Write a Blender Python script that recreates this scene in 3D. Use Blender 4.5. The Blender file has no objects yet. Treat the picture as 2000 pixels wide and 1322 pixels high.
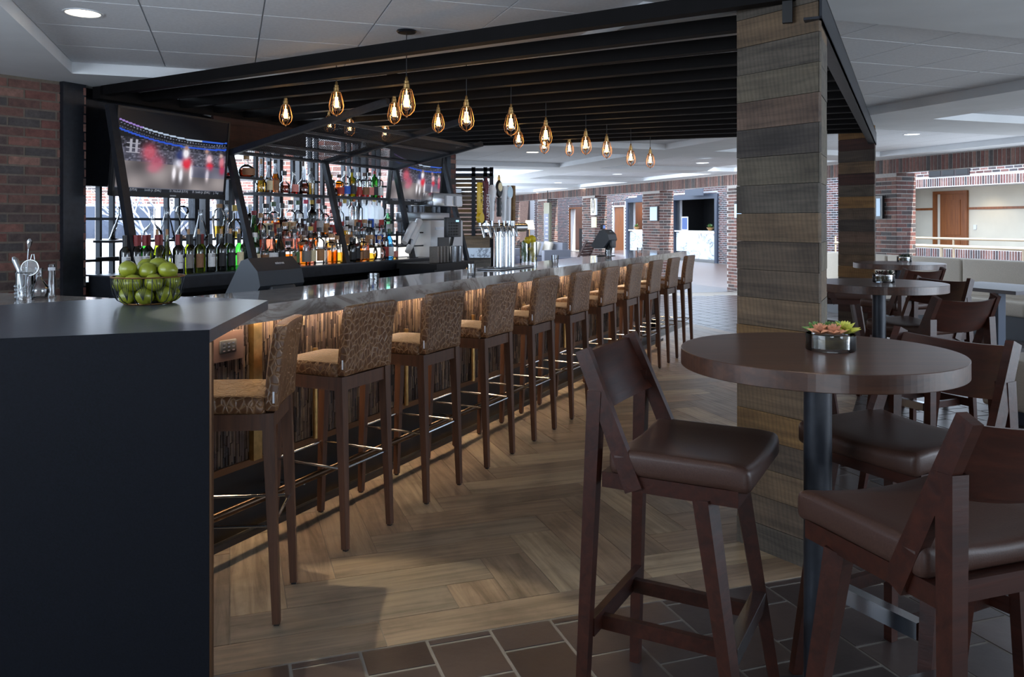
import bpy, bmesh, math, random
from mathutils import Vector, Matrix
R = random.Random(7)
SC = bpy.context.scene
COL = SC.collection
PI = math.pi

# ------------------------------------------------------------------ camera, world, lights, exposure
F, CX, HY, H = 1600.0, 1000.0, 435.0, 1.42      # focal length in px of a 2000 px frame, horizon row, eye height (m)
cam = bpy.data.cameras.new('camera'); co = bpy.data.objects.new('camera', cam); COL.objects.link(co)
co.location = (0, 0, H); co.rotation_euler = (PI/2, 0, 0)
cam.sensor_width = 36; cam.lens = 36*F/2000; cam.shift_y = -(661-HY)/2000; cam.clip_start = .05; cam.clip_end = 300
SC.camera = co
SC.view_settings.view_transform = 'Standard'; SC.view_settings.look = 'None'
SC.view_settings.gamma = 1; SC.view_settings.use_curve_mapping = False
SC.view_settings.exposure = 0.25
SC.cycles.use_denoising = True
SC.cycles.max_bounces = 8; SC.cycles.diffuse_bounces = 4; SC.cycles.glossy_bounces = 4
SC.cycles.transparent_max_bounces = 24; SC.cycles.transmission_bounces = 6
SC.cycles.sample_clamp_indirect = 4; SC.cycles.caustics_reflective = False; SC.cycles.caustics_refractive = False
w = bpy.data.worlds.new('world'); SC.world = w; w.use_nodes = True
bg = w.node_tree.nodes['Background']; bg.inputs[0].default_value = (.62, .78, 1, 1); bg.inputs[1].default_value = 3.2

# bar frame (s along the bar, t towards the back bar) and building frame (a, b)
BA = math.radians(64.1); BO = Vector((-1.05, 3.531, 0))
U = Vector((math.cos(BA), math.sin(BA), 0)); V = Vector((-math.sin(BA), math.cos(BA), 0))
GA = math.radians(19.0); E1 = Vector((math.cos(GA), math.sin(GA), 0)); E2 = Vector((-math.sin(GA), math.cos(GA), 0))
def Bw(s, t, z=0): return BO + U*s + V*t + Vector((0, 0, z))
def Gw(a, b, z=0): return E1*a + E2*b + Vector((0, 0, z))
def toB(p): q = Vector((p[0], p[1], 0)) - BO; return q.dot(U), q.dot(V)
def toG(p): q = Vector((p[0], p[1], 0)); return q.dot(E1), q.dot(E2)
def pz(x, y, z): d = (H-z)*F/(y-HY); return Vector(((x-CX)/F*d, d, z))          # a measured point on a level plane
def s_at(x, t):                                                                 # s on the line t=const seen at column x
    p = (x-CX)/F; o = BO + V*t
    return (p*o.y - o.x)/(U.x - p*U.y)
def z_at(y, P): return H - (y-HY)/F*P.y

def spot(name, loc, target, power, col, size, blend=.3, rad=.04):
    l = bpy.data.lights.new(name, 'SPOT'); l.energy = power; l.color = col; l.spot_size = math.radians(size); l.spot_blend = blend; l.shadow_soft_size = rad
    o = bpy.data.objects.new(name, l); COL.objects.link(o); o.location = loc
    o.rotation_euler = (Vector(target)-Vector(loc)).to_track_quat('-Z', 'Y').to_euler(); return o
def area(name, loc, target, power, col, sx, sy):
    l = bpy.data.lights.new(name, 'AREA'); l.shape = 'RECTANGLE'; l.size = sx; l.size_y = sy; l.energy = power; l.color = col
    o = bpy.data.objects.new(name, l); COL.objects.link(o); o.location = loc
    o.rotation_euler = (Vector(target)-Vector(loc)).to_track_quat('-Z', 'Y').to_euler(); return o
WARM = (1, .75, .50); LAMP = (1, .84, .64); DAY = (.78, .88, 1)
# daylight from the lobby's tall windows at the right, then two added ceiling fills
area('lobby_window_and_fill', (8.6, 1.2, 1.5), (1.5, 4.4, 2.2), 300, DAY, 6, 2.4)
area('lobby_window_and_fill', (-3.1, .5, 1.7), (-1.4, 3.2, 3.2), 85, DAY, 3, 1.0)  # unseen upward fill at the left, added to brighten the near ceiling
area('lobby_window_and_fill', (1.4, -1.9, .25), (.9, 1.6, 3.0), 60, DAY, 5, 1.0)  # unseen low up-light behind the camera, added for the near ceiling
# daylight that comes in through the atrium behind the arcade
area('atrium_light', Gw(13.2, 14, 4.6), Gw(15.5, 14, 0), 1300, DAY, 4, 16)
area('atrium_light', Gw(13.2, 30, 4.6), Gw(15.5, 30, 0), 1300, DAY, 4, 16)
area('far_ceiling_fill', (-1.6, 22, 1.5), (6, 22, 2.1), 470, DAY, 12, 1.4)  # unseen lamp added inside the west windows to lift the far ceiling
area('hall_uplight_fill', Gw(8.4, 8.0, .6), Gw(6.4, 8.2, 2.44), 45, DAY, 2.5, 7)  # unseen low lamp aimed upwards, added to brighten the hall ceiling
# daylight falling in at the back bar window
area('back_window_light', Bw(4.2, 3.9, 2.1), Bw(3.6, 1.0, .8), 150, DAY, 5.5, 1.2)
# accent spots in the ceiling
spot('accent_spot', (-1.30, 3.30, 2.5), (-.52, 2.72, 0), 140, (1, .88, .62), 34, .25, .015)
spot('accent_spot', (.62, 2.02, 2.43), (.66, 2.06, .7), 15, LAMP, 84, .5, .02)
spot('accent_spot', Bw(3.2, -1.2, 2.36), Bw(3.3, -.9, 0), 22, LAMP, 80, .7, .03)
spot('accent_spot', Bw(5.6, -1.3, 2.36), Bw(5.6, -1.1, 0), 22, LAMP, 80, .7, .03)

sun = bpy.data.lights.new('sun', 'SUN'); sun.energy = 12; sun.angle = .01; sun.color = (1, .97, .92)
so = bpy.data.objects.new('sun', sun); COL.objects.link(so); so.rotation_euler = Vector((-.28, .62, -.74)).to_track_quat('-Z', 'Y').to_euler()

# ------------------------------------------------------------------ materials
def c(r, g, b):
    f = lambda v: (v/255/12.92) if v <= 10 else ((v/255+.055)/1.055)**2.4
    return (f(r), f(g), f(b), 1)
MATS = {}
def newmat(name):
    m = bpy.data.materials.new(name); m.use_nodes = True; MATS[name] = m
    nt = m.node_tree; return m, nt, nt.nodes['Principled BSDF']
def N(nt, typ, **kw):
    n = nt.nodes.new(typ)
    for k, v in kw.items():
        if k in ('operation', 'blend_type', 'data_type', 'feature', 'distance', 'attribute_name', 'wave_type', 'bands_direction', 'noise_dimensions'): setattr(n, k, v)
        else: n.inputs[k].default_value = v
    return n
def coords(nt, scale=(1, 1, 1), rnd=False, rot=(0, 0, 0)):
    tc = nt.nodes.new('ShaderNodeTexCoord'); mp = nt.nodes.new('ShaderNodeMapping')
    mp.inputs['Scale'].default_value = scale; mp.inputs['Rotation'].default_value = rot
    nt.links.new(tc.outputs['Object'], mp.inputs[0])
    if rnd:
        oi = nt.nodes.new('ShaderNodeObjectInfo'); mu = N(nt, 'ShaderNodeMath', operation='MULTIPLY'); mu.inputs[1].default_value = 37
        nt.links.new(oi.outputs['Random'], mu.inputs[0]); nt.links.new(mu.outputs[0], mp.inputs['Location'])
    return mp.outputs[0]
def ramp(nt, fac, stops):
    r = nt.nodes.new('ShaderNodeValToRGB'); cr = r.color_ramp
    while len(cr.elements) < len(stops): cr.elements.new(.5)
    for e, (p, col) in zip(cr.elements, stops): e.position = p; e.color = col
    nt.links.new(fac, r.inputs[0]); return r.outputs[0]
def bump(nt, h, b, strength=.3, dist=.01):
    n = nt.nodes.new('ShaderNodeBump'); n.inputs['Strength'].default_value = strength; n.inputs['Distance'].default_value = dist
    nt.links.new(h, n.inputs['Height']); nt.links.new(n.outputs[0], b.inputs['Normal'])
def plain(name, col, rough=.5, metal=0, coat=0, noise=None, emis=None, es=0, spec=None):
    m, nt, b = newmat(name); b.inputs['Base Color'].default_value = col; b.inputs['Roughness'].default_value = rough
    b.inputs['Metallic'].default_value = metal; b.inputs['Coat Weight'].default_value = coat
    if spec is not None: b.inputs['Specular IOR Level'].default_value = spec
    if emis: b.inputs['Emission Color'].default_value = emis; b.inputs['Emission Strength'].default_value = es
    if noise:
        sc_, amt = noise; n = N(nt, 'ShaderNodeTexNoise', Scale=sc_, Detail=4); nt.links.new(coords(nt), n.inputs[0])
        d = tuple(v*(1-amt) for v in col[:3])+(1,); l = tuple(min(1, v*(1+amt)) for v in col[:3])+(1,)
        nt.links.new(ramp(nt, n.outputs[0], [(.3, d), (.7, l)]), b.inputs['Base Color'])
        bump(nt, n.outputs[0], b, .08, .004)
    return m
def wood(name, c1, c2, rough=.4, scale=1, axis=0, coat=0, rnd=False, pal=None, bmp=.15, stain=0):
    m, nt, b = newmat(name)
    sc = [60*scale]*3; sc[axis] = 4*scale
    v = coords(nt, sc, rnd=rnd)
    n = N(nt, 'ShaderNodeTexNoise', Scale=.55, Detail=6, Roughness=.65, Distortion=.6); nt.links.new(v, n.inputs[0])
    if pal:
        oi = nt.nodes.new('ShaderNodeObjectInfo')
        base = ramp(nt, oi.outputs['Random'], pal)
        r = nt.nodes[-1]; r.color_ramp.interpolation = 'CONSTANT'
        gr = ramp(nt, n.outputs[0], [(.28, (.45, .42, .40, 1)), (.55, (1, 1, 1, 1)), (.75, (1.25, 1.22, 1.18, 1))])
        mx = N(nt, 'ShaderNodeMix', data_type='RGBA', blend_type='MULTIPLY'); mx.inputs[0].default_value = 1
        nt.links.new(base, mx.inputs[6]); nt.links.new(gr, mx.inputs[7]); colo = mx.outputs[2]
    else:
        colo = ramp(nt, n.outputs[0], [(.3, c1), (.7, c2)])
    if stain:
        n2 = N(nt, 'ShaderNodeTexNoise', Scale=3.2, Detail=5, Roughness=.6); nt.links.new(coords(nt, rnd=rnd), n2.inputs[0])
        st = ramp(nt, n2.outputs[0], [(.30, (.45, .43, .42, 1)), (.5, (1, 1, 1, 1)), (.72, (1.2, 1.15, 1.05, 1))])
        mx = N(nt, 'ShaderNodeMix', data_type='RGBA', blend_type='MULTIPLY'); mx.inputs[0].default_value = stain
        nt.links.new(colo, mx.inputs[6]); nt.links.new(st, mx.inputs[7]); colo = mx.outputs[2]
    nt.links.new(colo, b.inputs['Base Color']); b.inputs['Roughness'].default_value = rough; b.inputs['Coat Weight'].default_value = coat
    b.inputs['Coat Roughness'].default_value = .15
    bump(nt, n.outputs[0], b, bmp, .004); return m
def glass(name, tint=(1, 1, 1, 1), gloss=.25, rough=.02, ior=1.35):
    m = bpy.data.materials.new(name); m.use_nodes = True; MATS[name] = m; nt = m.node_tree; nt.nodes.clear()
    out = nt.nodes.new('ShaderNodeOutputMaterial'); tr = nt.nodes.new('ShaderNodeBsdfTransparent'); tr.inputs[0].default_value = tint
    gl = nt.nodes.new('ShaderNodeBsdfGlossy'); gl.inputs['Roughness'].default_value = rough
    fr = nt.nodes.new('ShaderNodeFresnel'); fr.inputs[0].default_value = ior
    ad = N(nt, 'ShaderNodeMath', operation='MULTIPLY_ADD'); ad.inputs[1].default_value = 1.0; ad.inputs[2].default_value = gloss*.25
    ad.use_clamp = True
    mx = nt.nodes.new('ShaderNodeMixShader'); nt.links.new(fr.outputs[0], ad.inputs[0]); nt.links.new(ad.outputs[0], mx.inputs[0])
    nt.links.new(tr.outputs[0], mx.inputs[1]); nt.links.new(gl.outputs[0], mx.inputs[2]); nt.links.new(mx.outputs[0], out.inputs[0]); return m
def emit(name, col, s):
    m = bpy.data.materials.new(name); m.use_nodes = True; MATS[name] = m; nt = m.node_tree; nt.nodes.clear()
    out = nt.nodes.new('ShaderNodeOutputMaterial'); e = nt.nodes.new('ShaderNodeEmission'); e.inputs[0].default_value = col; e.inputs[1].default_value = s
    nt.links.new(e.outputs[0], out.inputs[0]); return m
def attrmat(name, rough=.8, emission=0, bmp=0):
    m, nt, b = newmat(name); a = nt.nodes.new('ShaderNodeVertexColor'); a.layer_name = 'Col'
    if emission:
        b.inputs['Base Color'].default_value = (0.004, .004, .004, 1); b.inputs['Roughness'].default_value = .35; b.inputs['Specular IOR Level'].default_value = .2
        nt.links.new(a.outputs[0], b.inputs['Emission Color']); b.inputs['Emission Strength'].default_value = emission
    else:
        n = N(nt, 'ShaderNodeTexNoise', Scale=18, Detail=5); nt.links.new(coords(nt), n.inputs[0])
        g = ramp(nt, n.outputs[0], [(.3, (.7, .7, .7, 1)), (.7, (1.25, 1.25, 1.25, 1))])
        mx = N(nt, 'ShaderNodeMix', data_type='RGBA', blend_type='MULTIPLY'); mx.inputs[0].default_value = 1
        nt.links.new(a.outputs[0], mx.inputs[6]); nt.links.new(g, mx.inputs[7]); nt.links.new(mx.outputs[2], b.inputs['Base Color'])
        b.inputs['Roughness'].default_value = rough
        if bmp: bump(nt, n.outputs[0], b, bmp, .006)
    return m

ceil_m = plain('ceiling_plaster', c(222, 225, 228), .85, noise=(3, .04))
tile_c = plain('ceiling_board', c(224, 227, 232), .9, noise=(60, .05))
steel_d = plain('dark_steel', c(34, 37, 44), .42, .35, noise=(25, .25))
black_m = plain('black_matte', c(14, 14, 17), .5)
rafter_m = plain('rafter_steel', c(10, 8, 9), .7, .0, noise=(12, .3), spec=.15)
chrome = plain('chrome', c(205, 208, 212), .16, 1)
brushed = plain('brushed_steel', c(165, 168, 172), .3, 1)
brass = plain('aged_brass', c(176, 142, 92), .35, 1, noise=(30, .2))
brass_d = plain('cage_brass', c(150, 112, 74), .4, 1)
rail_b = plain('dark_bronze_rail', c(96, 76, 60), .22, .95)
bronze = plain('bronze_trim', c(112, 84, 62), .38, .9)
slab_m = plain('charcoal_laminate', c(62, 68, 76), .30, noise=(60, .12))
panel_m = plain('navy_end_panel', c(7, 10, 18), .6, noise=(180, .35), spec=.15)
walnut = wood('dark_walnut', c(34, 14, 9), c(58, 26, 16), .38, 1.2, 0, .0)
walnut.node_tree.nodes['Principled BSDF'].inputs['Specular IOR Level'].default_value = .3
walnut_t = wood('table_walnut', c(46, 27, 19), c(80, 50, 34), .36, 1, 0, .25, bmp=.05)
stool_w = wood('stool_wood', c(58, 36, 26), c(92, 60, 42), .42, 1.2, 2)
leather = plain('brown_leather', c(60, 40, 33), .42, noise=(260, .18), spec=.3)
dark_tile = plain('bar_base_black', c(10, 9, 11), .35)
offwhite = plain('off_white_fabric', c(176, 168, 156), .8, noise=(90, .06))
cream = plain('cream_wall', c(206, 199, 184), .8, noise=(2, .04))
door_w = wood('door_veneer', c(112, 62, 30), c(146, 86, 44), .4, .8, 2)
snow = plain('snow', c(235, 240, 250), .9)
bark = plain('frosted_bark', c(190, 195, 210), .8)
lime_m = plain('lime_skin', c(122, 128, 34), .3, noise=(14, .3))
lime_d = plain('lime_skin_dark', c(62, 96, 26), .3, noise=(14, .35))
lemon_m = plain('lemon_skin', c(198, 176, 40), .35, noise=(30, .15))
white_p = plain('white_plastic', c(215, 218, 222), .4)
grey_p = plain('charcoal_plastic', c(46, 50, 56), .38)
blue_fr = plain('slate_blue_frame', c(52, 60, 76), .5)
mortar = plain('mortar', c(96, 87, 78), .9, noise=(30, .15))
mortar_a = plain('mortar_arcade', c(146, 141, 137), .9, noise=(30, .12))
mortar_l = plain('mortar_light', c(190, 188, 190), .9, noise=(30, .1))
grout = plain('grout', c(112, 107, 101), .85, noise=(8, .1))
gap_m = plain('plank_gap', c(62, 48, 36), .8)
vent_m = plain('vent_metal', c(38, 30, 32), .5)
white_tag = plain('white_tag', c(225, 228, 235), .5)
pot_soil = plain('moss', c(70, 62, 30), .9, noise=(50, .5))
gold_w = plain('wood_laminate', c(160, 118, 66), .5)
rail_m = plain('handrail_tan', c(150, 134, 112), .4)
glow_led = emit('warm_led', (1, .60, .30, 1), 7)
glow_dl = emit('downlight_lens', (1, .88, .66, 1), 6)
glow_cool = emit('cool_lens', (.85, .93, 1, 1), 3.5)
glow_riser = emit('lit_shelf_riser', (1, .95, .88, 1), 1.6)
glow_fil = emit('filament', (1, .66, .30, 1), 22)
glow_sh = emit('lampshade_glow', (1, .86, .62, 1), 1.6)
lcd = emit('small_screen', (.35, .75, 1, 1), 1.6)
lcd2 = emit('tablet_screen', (.22, .36, .85, 1), .8)
g_clear = glass('clear_glass', (.975, .985, .99, 1), .3)
g_win = glass('window_glass', (.96, .98, 1, 1), .05, 0, 1.2)
g_bulb = glass('amber_bulb', (1, .90, .74, 1), .12)
g_green = glass('green_glass', (.18, .60, .16, 1), .25)
g_olive = glass('olive_glass', (.55, .60, .10, 1), .25)
g_dark = glass('dark_glass', (.05, .06, .05, 1), .25)
g_mint = glass('mint_glass', (.45, .85, .6, 1), .25)
g_blue = glass('blue_glass', (.25, .6, .9, 1), .25)
g_frost = bpy.data.materials.new('frosted_glass'); g_frost.use_nodes = True; nt = g_frost.node_tree; nt.nodes.clear()
out = nt.nodes.new('ShaderNodeOutputMaterial'); tr = nt.nodes.new('ShaderNodeBsdfTransparent'); tl = nt.nodes.new('ShaderNodeBsdfTranslucent'); tl.inputs[0].default_value = (.9, .94, .97, 1)
df = nt.nodes.new('ShaderNodeBsdfDiffuse'); df.inputs[0].default_value = (.85, .88, .9, 1); m1_ = nt.nodes.new('ShaderNodeMixShader'); m2_ = nt.nodes.new('ShaderNodeMixShader'); m1_.inputs[0].default_value = .35; m2_.inputs[0].default_value = .6
nt.links.new(tl.outputs[0], m1_.inputs[1]); nt.links.new(df.outputs[0], m1_.inputs[2]); nt.links.new(tr.outputs[0], m2_.inputs[1]); nt.links.new(m1_.outputs[0], m2_.inputs[2]); nt.links.new(m2_.outputs[0], out.inputs[0])
LIQ = {'amber': glass('amber_spirit', (.92, .45, .06, 1), .05), 'red': glass('red_spirit', (.8, .08, .04, 1), .05),
       'cola': glass('dark_spirit', (.30, .09, .04, 1), .05), 'gold': glass('gold_spirit', (.95, .72, .22, 1), .05),
       'rose': glass('rose_spirit', (.95, .55, .45, 1), .05)}
LAB = {k: plain('paper_'+k, c(*v), .6, noise=(90, .12)) for k, v in dict(cream=(222, 208, 170), white=(222, 224, 226), black=(24, 24, 28), brown=(132, 92, 62), green=(84, 124, 70),
       blue=(40, 96, 200), grey=(128, 124, 120), red=(160, 42, 34), tan=(176, 128, 84), pink=(216, 138, 128)).items()}
CAP = {k: plain('cap_'+k, c(*v), .4) for k, v in dict(black=(22, 22, 24), red=(132, 24, 30), cork=(170, 128, 84), gold=(190, 160, 60), pink=(196, 44, 84), white=(226, 226, 226), brown=(70, 42, 30), orange=(206, 110, 50), green=(60, 86, 52)).items()}

m, nt, b = newmat('crocodile_leather')                                                     # embossed scales
v = coords(nt, (44, 44, 32)); vo = N(nt, 'ShaderNodeTexVoronoi', feature='DISTANCE_TO_EDGE', Scale=1.0); nt.links.new(v, vo.inputs[0])
nt.links.new(ramp(nt, vo.outputs[0], [(.0, c(134, 100, 70)), (.09, c(108, 74, 47)), (.22, c(90, 58, 36))]), b.inputs['Base Color'])
b.inputs['Roughness'].default_value = .36; rr = ramp(nt, vo.outputs[0], [(0, (0, 0, 0, 1)), (.12, (1, 1, 1, 1))]); bump(nt, rr, b, .5, .004); croc = m

m, nt, b = newmat('grey_marble')
n = N(nt, 'ShaderNodeTexNoise', Scale=2.2, Detail=9, Roughness=.62, Distortion=1.4); nt.links.new(coords(nt, (1, 1.4, 1)), n.inputs[0])
nt.links.new(ramp(nt, n.outputs[0], [(.36, c(186, 180, 174)), (.47, c(172, 165, 160)), (.5, c(140, 130, 124)), (.53, c(174, 168, 162)), (.7, c(194, 189, 184))]), b.inputs['Base Color'])
b.inputs['Roughness'].default_value = .07; b.inputs['Coat Weight'].default_value = .4; b.inputs['Specular IOR Level'].default_value = .7; marble = m

m, nt, b = newmat('white_marble')
n = N(nt, 'ShaderNodeTexNoise', Scale=.9, Detail=8, Roughness=.6, Distortion=1.8); nt.links.new(coords(nt), n.inputs[0])
nt.links.new(ramp(nt, n.outputs[0], [(.40, c(214, 222, 230)), (.485, c(206, 214, 222)), (.5, c(110, 116, 126)), (.515, c(208, 216, 224)), (.8, c(226, 232, 238))]), b.inputs['Base Color'])
b.inputs['Roughness'].default_value = .2; wmarble = m

def brickmat(name, pal, rough=.85):
    m, nt, b = newmat(name); oi = nt.nodes.new('ShaderNodeObjectInfo'); base = ramp(nt, oi.outputs['Random'], pal); nt.nodes[-1].color_ramp.interpolation = 'CONSTANT'
    n = N(nt, 'ShaderNodeTexNoise', Scale=22, Detail=6, Roughness=.7); nt.links.new(coords(nt, rnd=True), n.inputs[0])
    g = ramp(nt, n.outputs[0], [(.3, (.55, .55, .56, 1)), (.62, (1.1, 1.1, 1.1, 1)), (.78, (1.8, 1.75, 1.7, 1))])
    mx = N(nt, 'ShaderNodeMix', data_type='RGBA', blend_type='MULTIPLY'); mx.inputs[0].default_value = 1
    nt.links.new(base, mx.inputs[6]); nt.links.new(g, mx.inputs[7]); nt.links.new(mx.outputs[2], b.inputs['Base Color']); b.inputs['Roughness'].default_value = rough
    bump(nt, n.outputs[0], b, .5, .006); return m
BP = [c(100, 70, 63), c(112, 76, 68), c(74, 60, 58), c(88, 62, 57), c(68, 62, 62), c(122, 90, 80), c(102, 64, 58)]
brick_m = brickmat('clay_brick', [(i/len(BP), p) for i, p in enumerate(BP)])
brick_st = attrmat('clay_brick_courses', .85, bmp=.3)

m, nt, b = newmat('slate_tile'); oi = nt.nodes.new('ShaderNodeObjectInfo')
n = N(nt, 'ShaderNodeTexNoise', Scale=4, Detail=7, Roughness=.6); nt.links.new(coords(nt, rnd=True), n.inputs[0])
base = ramp(nt, oi.outputs['Random'], [(0, c(52, 43, 41)), (.5, c(60, 52, 51)), (1, c(70, 59, 55))])
g = ramp(nt, n.outputs[0], [(.3, (.75, .75, .78, 1)), (.7, (1.25, 1.22, 1.2, 1))])
mx = N(nt, 'ShaderNodeMix', data_type='RGBA', blend_type='MULTIPLY'); mx.inputs[0].default_value = 1
nt.links.new(base, mx.inputs[6]); nt.links.new(g, mx.inputs[7]); nt.links.new(mx.outputs[2], b.inputs['Base Color'])
b.inputs['Roughness'].default_value = .32; bump(nt, n.outputs[0], b, .25, .01); slate = m

def plankmat(name, ax):
    return wood(name, None, None, .45, .8, ax, .0, rnd=True, bmp=.22, stain=.75,
        pal=[(0, c(144, 124, 104)), (.2, c(130, 114, 97)), (.4, c(154, 138, 116)), (.6, c(124, 112, 98)), (.8, c(138, 119, 100))])
plank_x = plankmat('floor_plank_grain', 0); plank_y = plankmat('floor_plank_grain_cross', 1)
recl = {}
for k, (a_, b_) in dict(grey=((64, 58, 51), (106, 97, 86)), tan=((82, 66, 50), (128, 106, 82)), olive=((78, 71, 60), (116, 106, 90)), red=((78, 62, 52), (120, 98, 84)),
                        dark=((50, 45, 42), (84, 76, 70)), brown=((70, 58, 48), (110, 94, 78)), orange=((104, 76, 44), (148, 114, 70)), maroon=((44, 26, 26), (78, 50, 44))).items():
    m = recl[k] = wood('reclaimed_'+k, c(*[q*.86 for q in a_]), c(*[q*.88 for q in b_]), .8, .7, 0, 0, rnd=True, bmp=.6, stain=.8); nt = m.node_tree; b = nt.nodes['Principled BSDF']
    wv = N(nt, 'ShaderNodeTexWave', wave_type='BANDS', bands_direction='X', Scale=16, Distortion=5, Detail=3); wv.inputs['Detail Scale'].default_value = 1.2
    nt.links.new(coords(nt, (1, 1, .35), rnd=True, rot=(0, .35, 0)), wv.inputs[0])
    saw = ramp(nt, wv.outputs[1], [(0, (.72, .71, .70, 1)), (.5, (1.02, 1.01, 1, 1)), (1, (1.16, 1.14, 1.1, 1))])
    mx = N(nt, 'ShaderNodeMix', data_type='RGBA', blend_type='MULTIPLY'); mx.inputs[0].default_value = .5
    src = b.inputs['Base Color'].links[0].from_socket; nt.links.new(src, mx.inputs[6]); nt.links.new(saw, mx.inputs[7]); nt.links.new(mx.outputs[2], b.inputs['Base Color'])

# ------------------------------------------------------------------ geometry helpers
class MB:
    def __init__(s): s.v = []; s.f = []; s.m = []; s.sm = []; s.col = []; s.cur = None
    def add(s, vs, fs, m=0, smooth=False):
        o = len(s.v); s.v += [tuple(p) for p in vs]
        for f in fs: s.f.append(tuple(i+o for i in f)); s.m.append(m); s.sm.append(smooth); s.col.append(s.cur)
        return s
    def box(s, x0, x1, y0, y1, z0, z1, m=0):
        return s.add([(x0, y0, z0), (x1, y0, z0), (x1, y1, z0), (x0, y1, z0), (x0, y0, z1), (x1, y0, z1), (x1, y1, z1), (x0, y1, z1)],
              [(0, 3, 2, 1), (4, 5, 6, 7), (0, 1, 5, 4), (1, 2, 6, 5), (2, 3, 7, 6), (3, 0, 4, 7)], m)
    def prism(s, poly, z0, z1, m=0):
        n = len(poly)
        ar = sum(poly[i][0]*poly[(i+1) % n][1]-poly[(i+1) % n][0]*poly[i][1] for i in range(n))
        if ar < 0: poly = poly[::-1]
        vs = [(p[0], p[1], z0) for p in poly]+[(p[0], p[1], z1) for p in poly]
        return s.add(vs, [tuple(range(n-1, -1, -1)), tuple(range(n, 2*n))]+[(i, (i+1) % n, n+(i+1) % n, n+i) for i in range(n)], m)
    def beam(s, p, q, w, h, m=0, w2=None, h2=None, up=(0, 0, 1)):
        p = Vector(p); q = Vector(q); d = (q-p).normalized(); u = Vector(up)
        if abs(d.dot(u)) > .99: u = Vector((0, 1, 0))
        x = d.cross(u).normalized(); y = x.cross(d)
        w2 = w2 or w; h2 = h2 or h; vs = []
        for c_, a, b_ in ((p, w, h), (q, w2, h2)):
            for i, j in ((-1, -1), (1, -1), (1, 1), (-1, 1)): vs.append(c_+x*i*a/2+y*j*b_/2)
        return s.add(vs, [(0, 3, 2, 1), (4, 5, 6, 7), (0, 1, 5, 4), (1, 2, 6, 5), (2, 3, 7, 6), (3, 0, 4, 7)], m)
    def tube(s, path, r, n=6, m=0, closed=False, caps=True):
        P = [Vector(p) for p in path]; k = len(P); vs = []; prev = None
        rs = r if isinstance(r, (list, tuple)) else [r]*k
        for i in range(k):
            a = P[(i-1) % k] if (closed or i > 0) else P[i]; b_ = P[(i+1) % k] if (closed or i < k-1) else P[i]
            d = (b_-a).normalized()
            if prev is None: u = Vector((0, 0, 1)) if abs(d.z) < .9 else Vector((1, 0, 0)); x = d.cross(u).normalized()
            else: x = (prev-d*prev.dot(d)).normalized()
            prev = x; y = d.cross(x)
            for j in range(n): an = 2*PI*j/n; vs.append(P[i]+x*math.cos(an)*rs[i]+y*math.sin(an)*rs[i])
        fs = []
        for i in range(k if closed else k-1):
            for j in range(n): a = i*n+j; b_ = i*n+(j+1) % n; e = ((i+1) % k)*n; fs.append((a, b_, e+(j+1) % n, e+j))
        if caps and not closed: fs.append(tuple(range(n-1, -1, -1))); fs.append(tuple(range((k-1)*n, k*n)))
        return s.add(vs, fs, m, True)
    def lathe(s, prof, n=16, cx=0, cy=0, cz=0, m=0, sq=0, smooth=True):
        vs = []; fs = []
        for r, z in prof:
            for j in range(n):
                a = 2*PI*(j+.5)/n; ca, sa = math.cos(a), math.sin(a); k = 1
                if sq: k = 1/max(abs(ca), abs(sa))**sq; k = min(k, 1.25)
                vs.append((cx+r*k*ca, cy+r*k*sa, cz+z))
        for i in range(len(prof)-1):
            for j in range(n): a = i*n+j; b_ = i*n+(j+1) % n; fs.append((a, b_, b_+n, a+n))
        if prof[0][0] > .0001: fs.append(tuple(range(n-1, -1, -1)))
        if prof[-1][0] > .0001: fs.append(tuple(range((len(prof)-1)*n, len(prof)*n)))
        return s.add(vs, fs, m, smooth)
    def rbox(s, x0, x1, y0, y1, z0, z1, r=.01, seg=2, m=0, f=None):
        bm = bmesh.new(); bmesh.ops.create_cube(bm, size=1)
        for v_ in bm.verts: v_.co = Vector((x0+(v_.co.x+.5)*(x1-x0), y0+(v_.co.y+.5)*(y1-y0), z0+(v_.co.z+.5)*(z1-z0)))
        ed = [e for e in bm.edges if e.calc_face_angle(0) > .5]
        bmesh.ops.bevel(bm, geom=ed, offset=r, segments=seg, affect='EDGES', profile=.5)
        if f: bmesh.ops.subdivide_edges(bm, edges=[e for e in bm.edges if e.calc_length() > .1], cuts=7, use_grid_fill=True)
        vs = [f(v_.co.copy()) if f else v_.co for v_ in bm.verts]; bm.verts.index_update()
        s.add(vs, [tuple(v_.index for v_ in fc.verts) for fc in bm.faces], m, True); bm.free(); return s
    def mesh(s, name, mats):
        me = bpy.data.meshes.new(name); me.from_pydata(s.v, [], s.f)
        for mt in (mats if isinstance(mats, (list, tuple)) else [mats]): me.materials.append(mt)
        me.polygons.foreach_set('material_index', s.m); me.polygons.foreach_set('use_smooth', s.sm)
        if any(s.col):
            ca = me.color_attributes.new('Col', 'FLOAT_COLOR', 'CORNER'); buf = []
            for f_, cc in zip(s.f, s.col): buf += list(cc or (1, 1, 1, 1))*len(f_)
            ca.data.foreach_set('color', buf)
        me.update(); 
        if any(s.sm): me.set_sharp_from_angle(angle=math.radians(40)) if hasattr(me, 'set_sharp_from_angle') else None
        return me
    def obj(s, name, mats, parent=None, loc=None, rz=0): return link(name, s.mesh(name, mats), parent, loc, rz)
def link(name, me, parent=None, loc=None, rz=0, rot=None):
    o = bpy.data.objects.new(name, me); COL.objects.link(o)
    if parent: o.parent = parent
    if loc is not None: o.location = loc
    if rz: o.rotation_euler = (0, 0, rz)
    if rot: o.rotation_euler = rot
    return o
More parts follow.
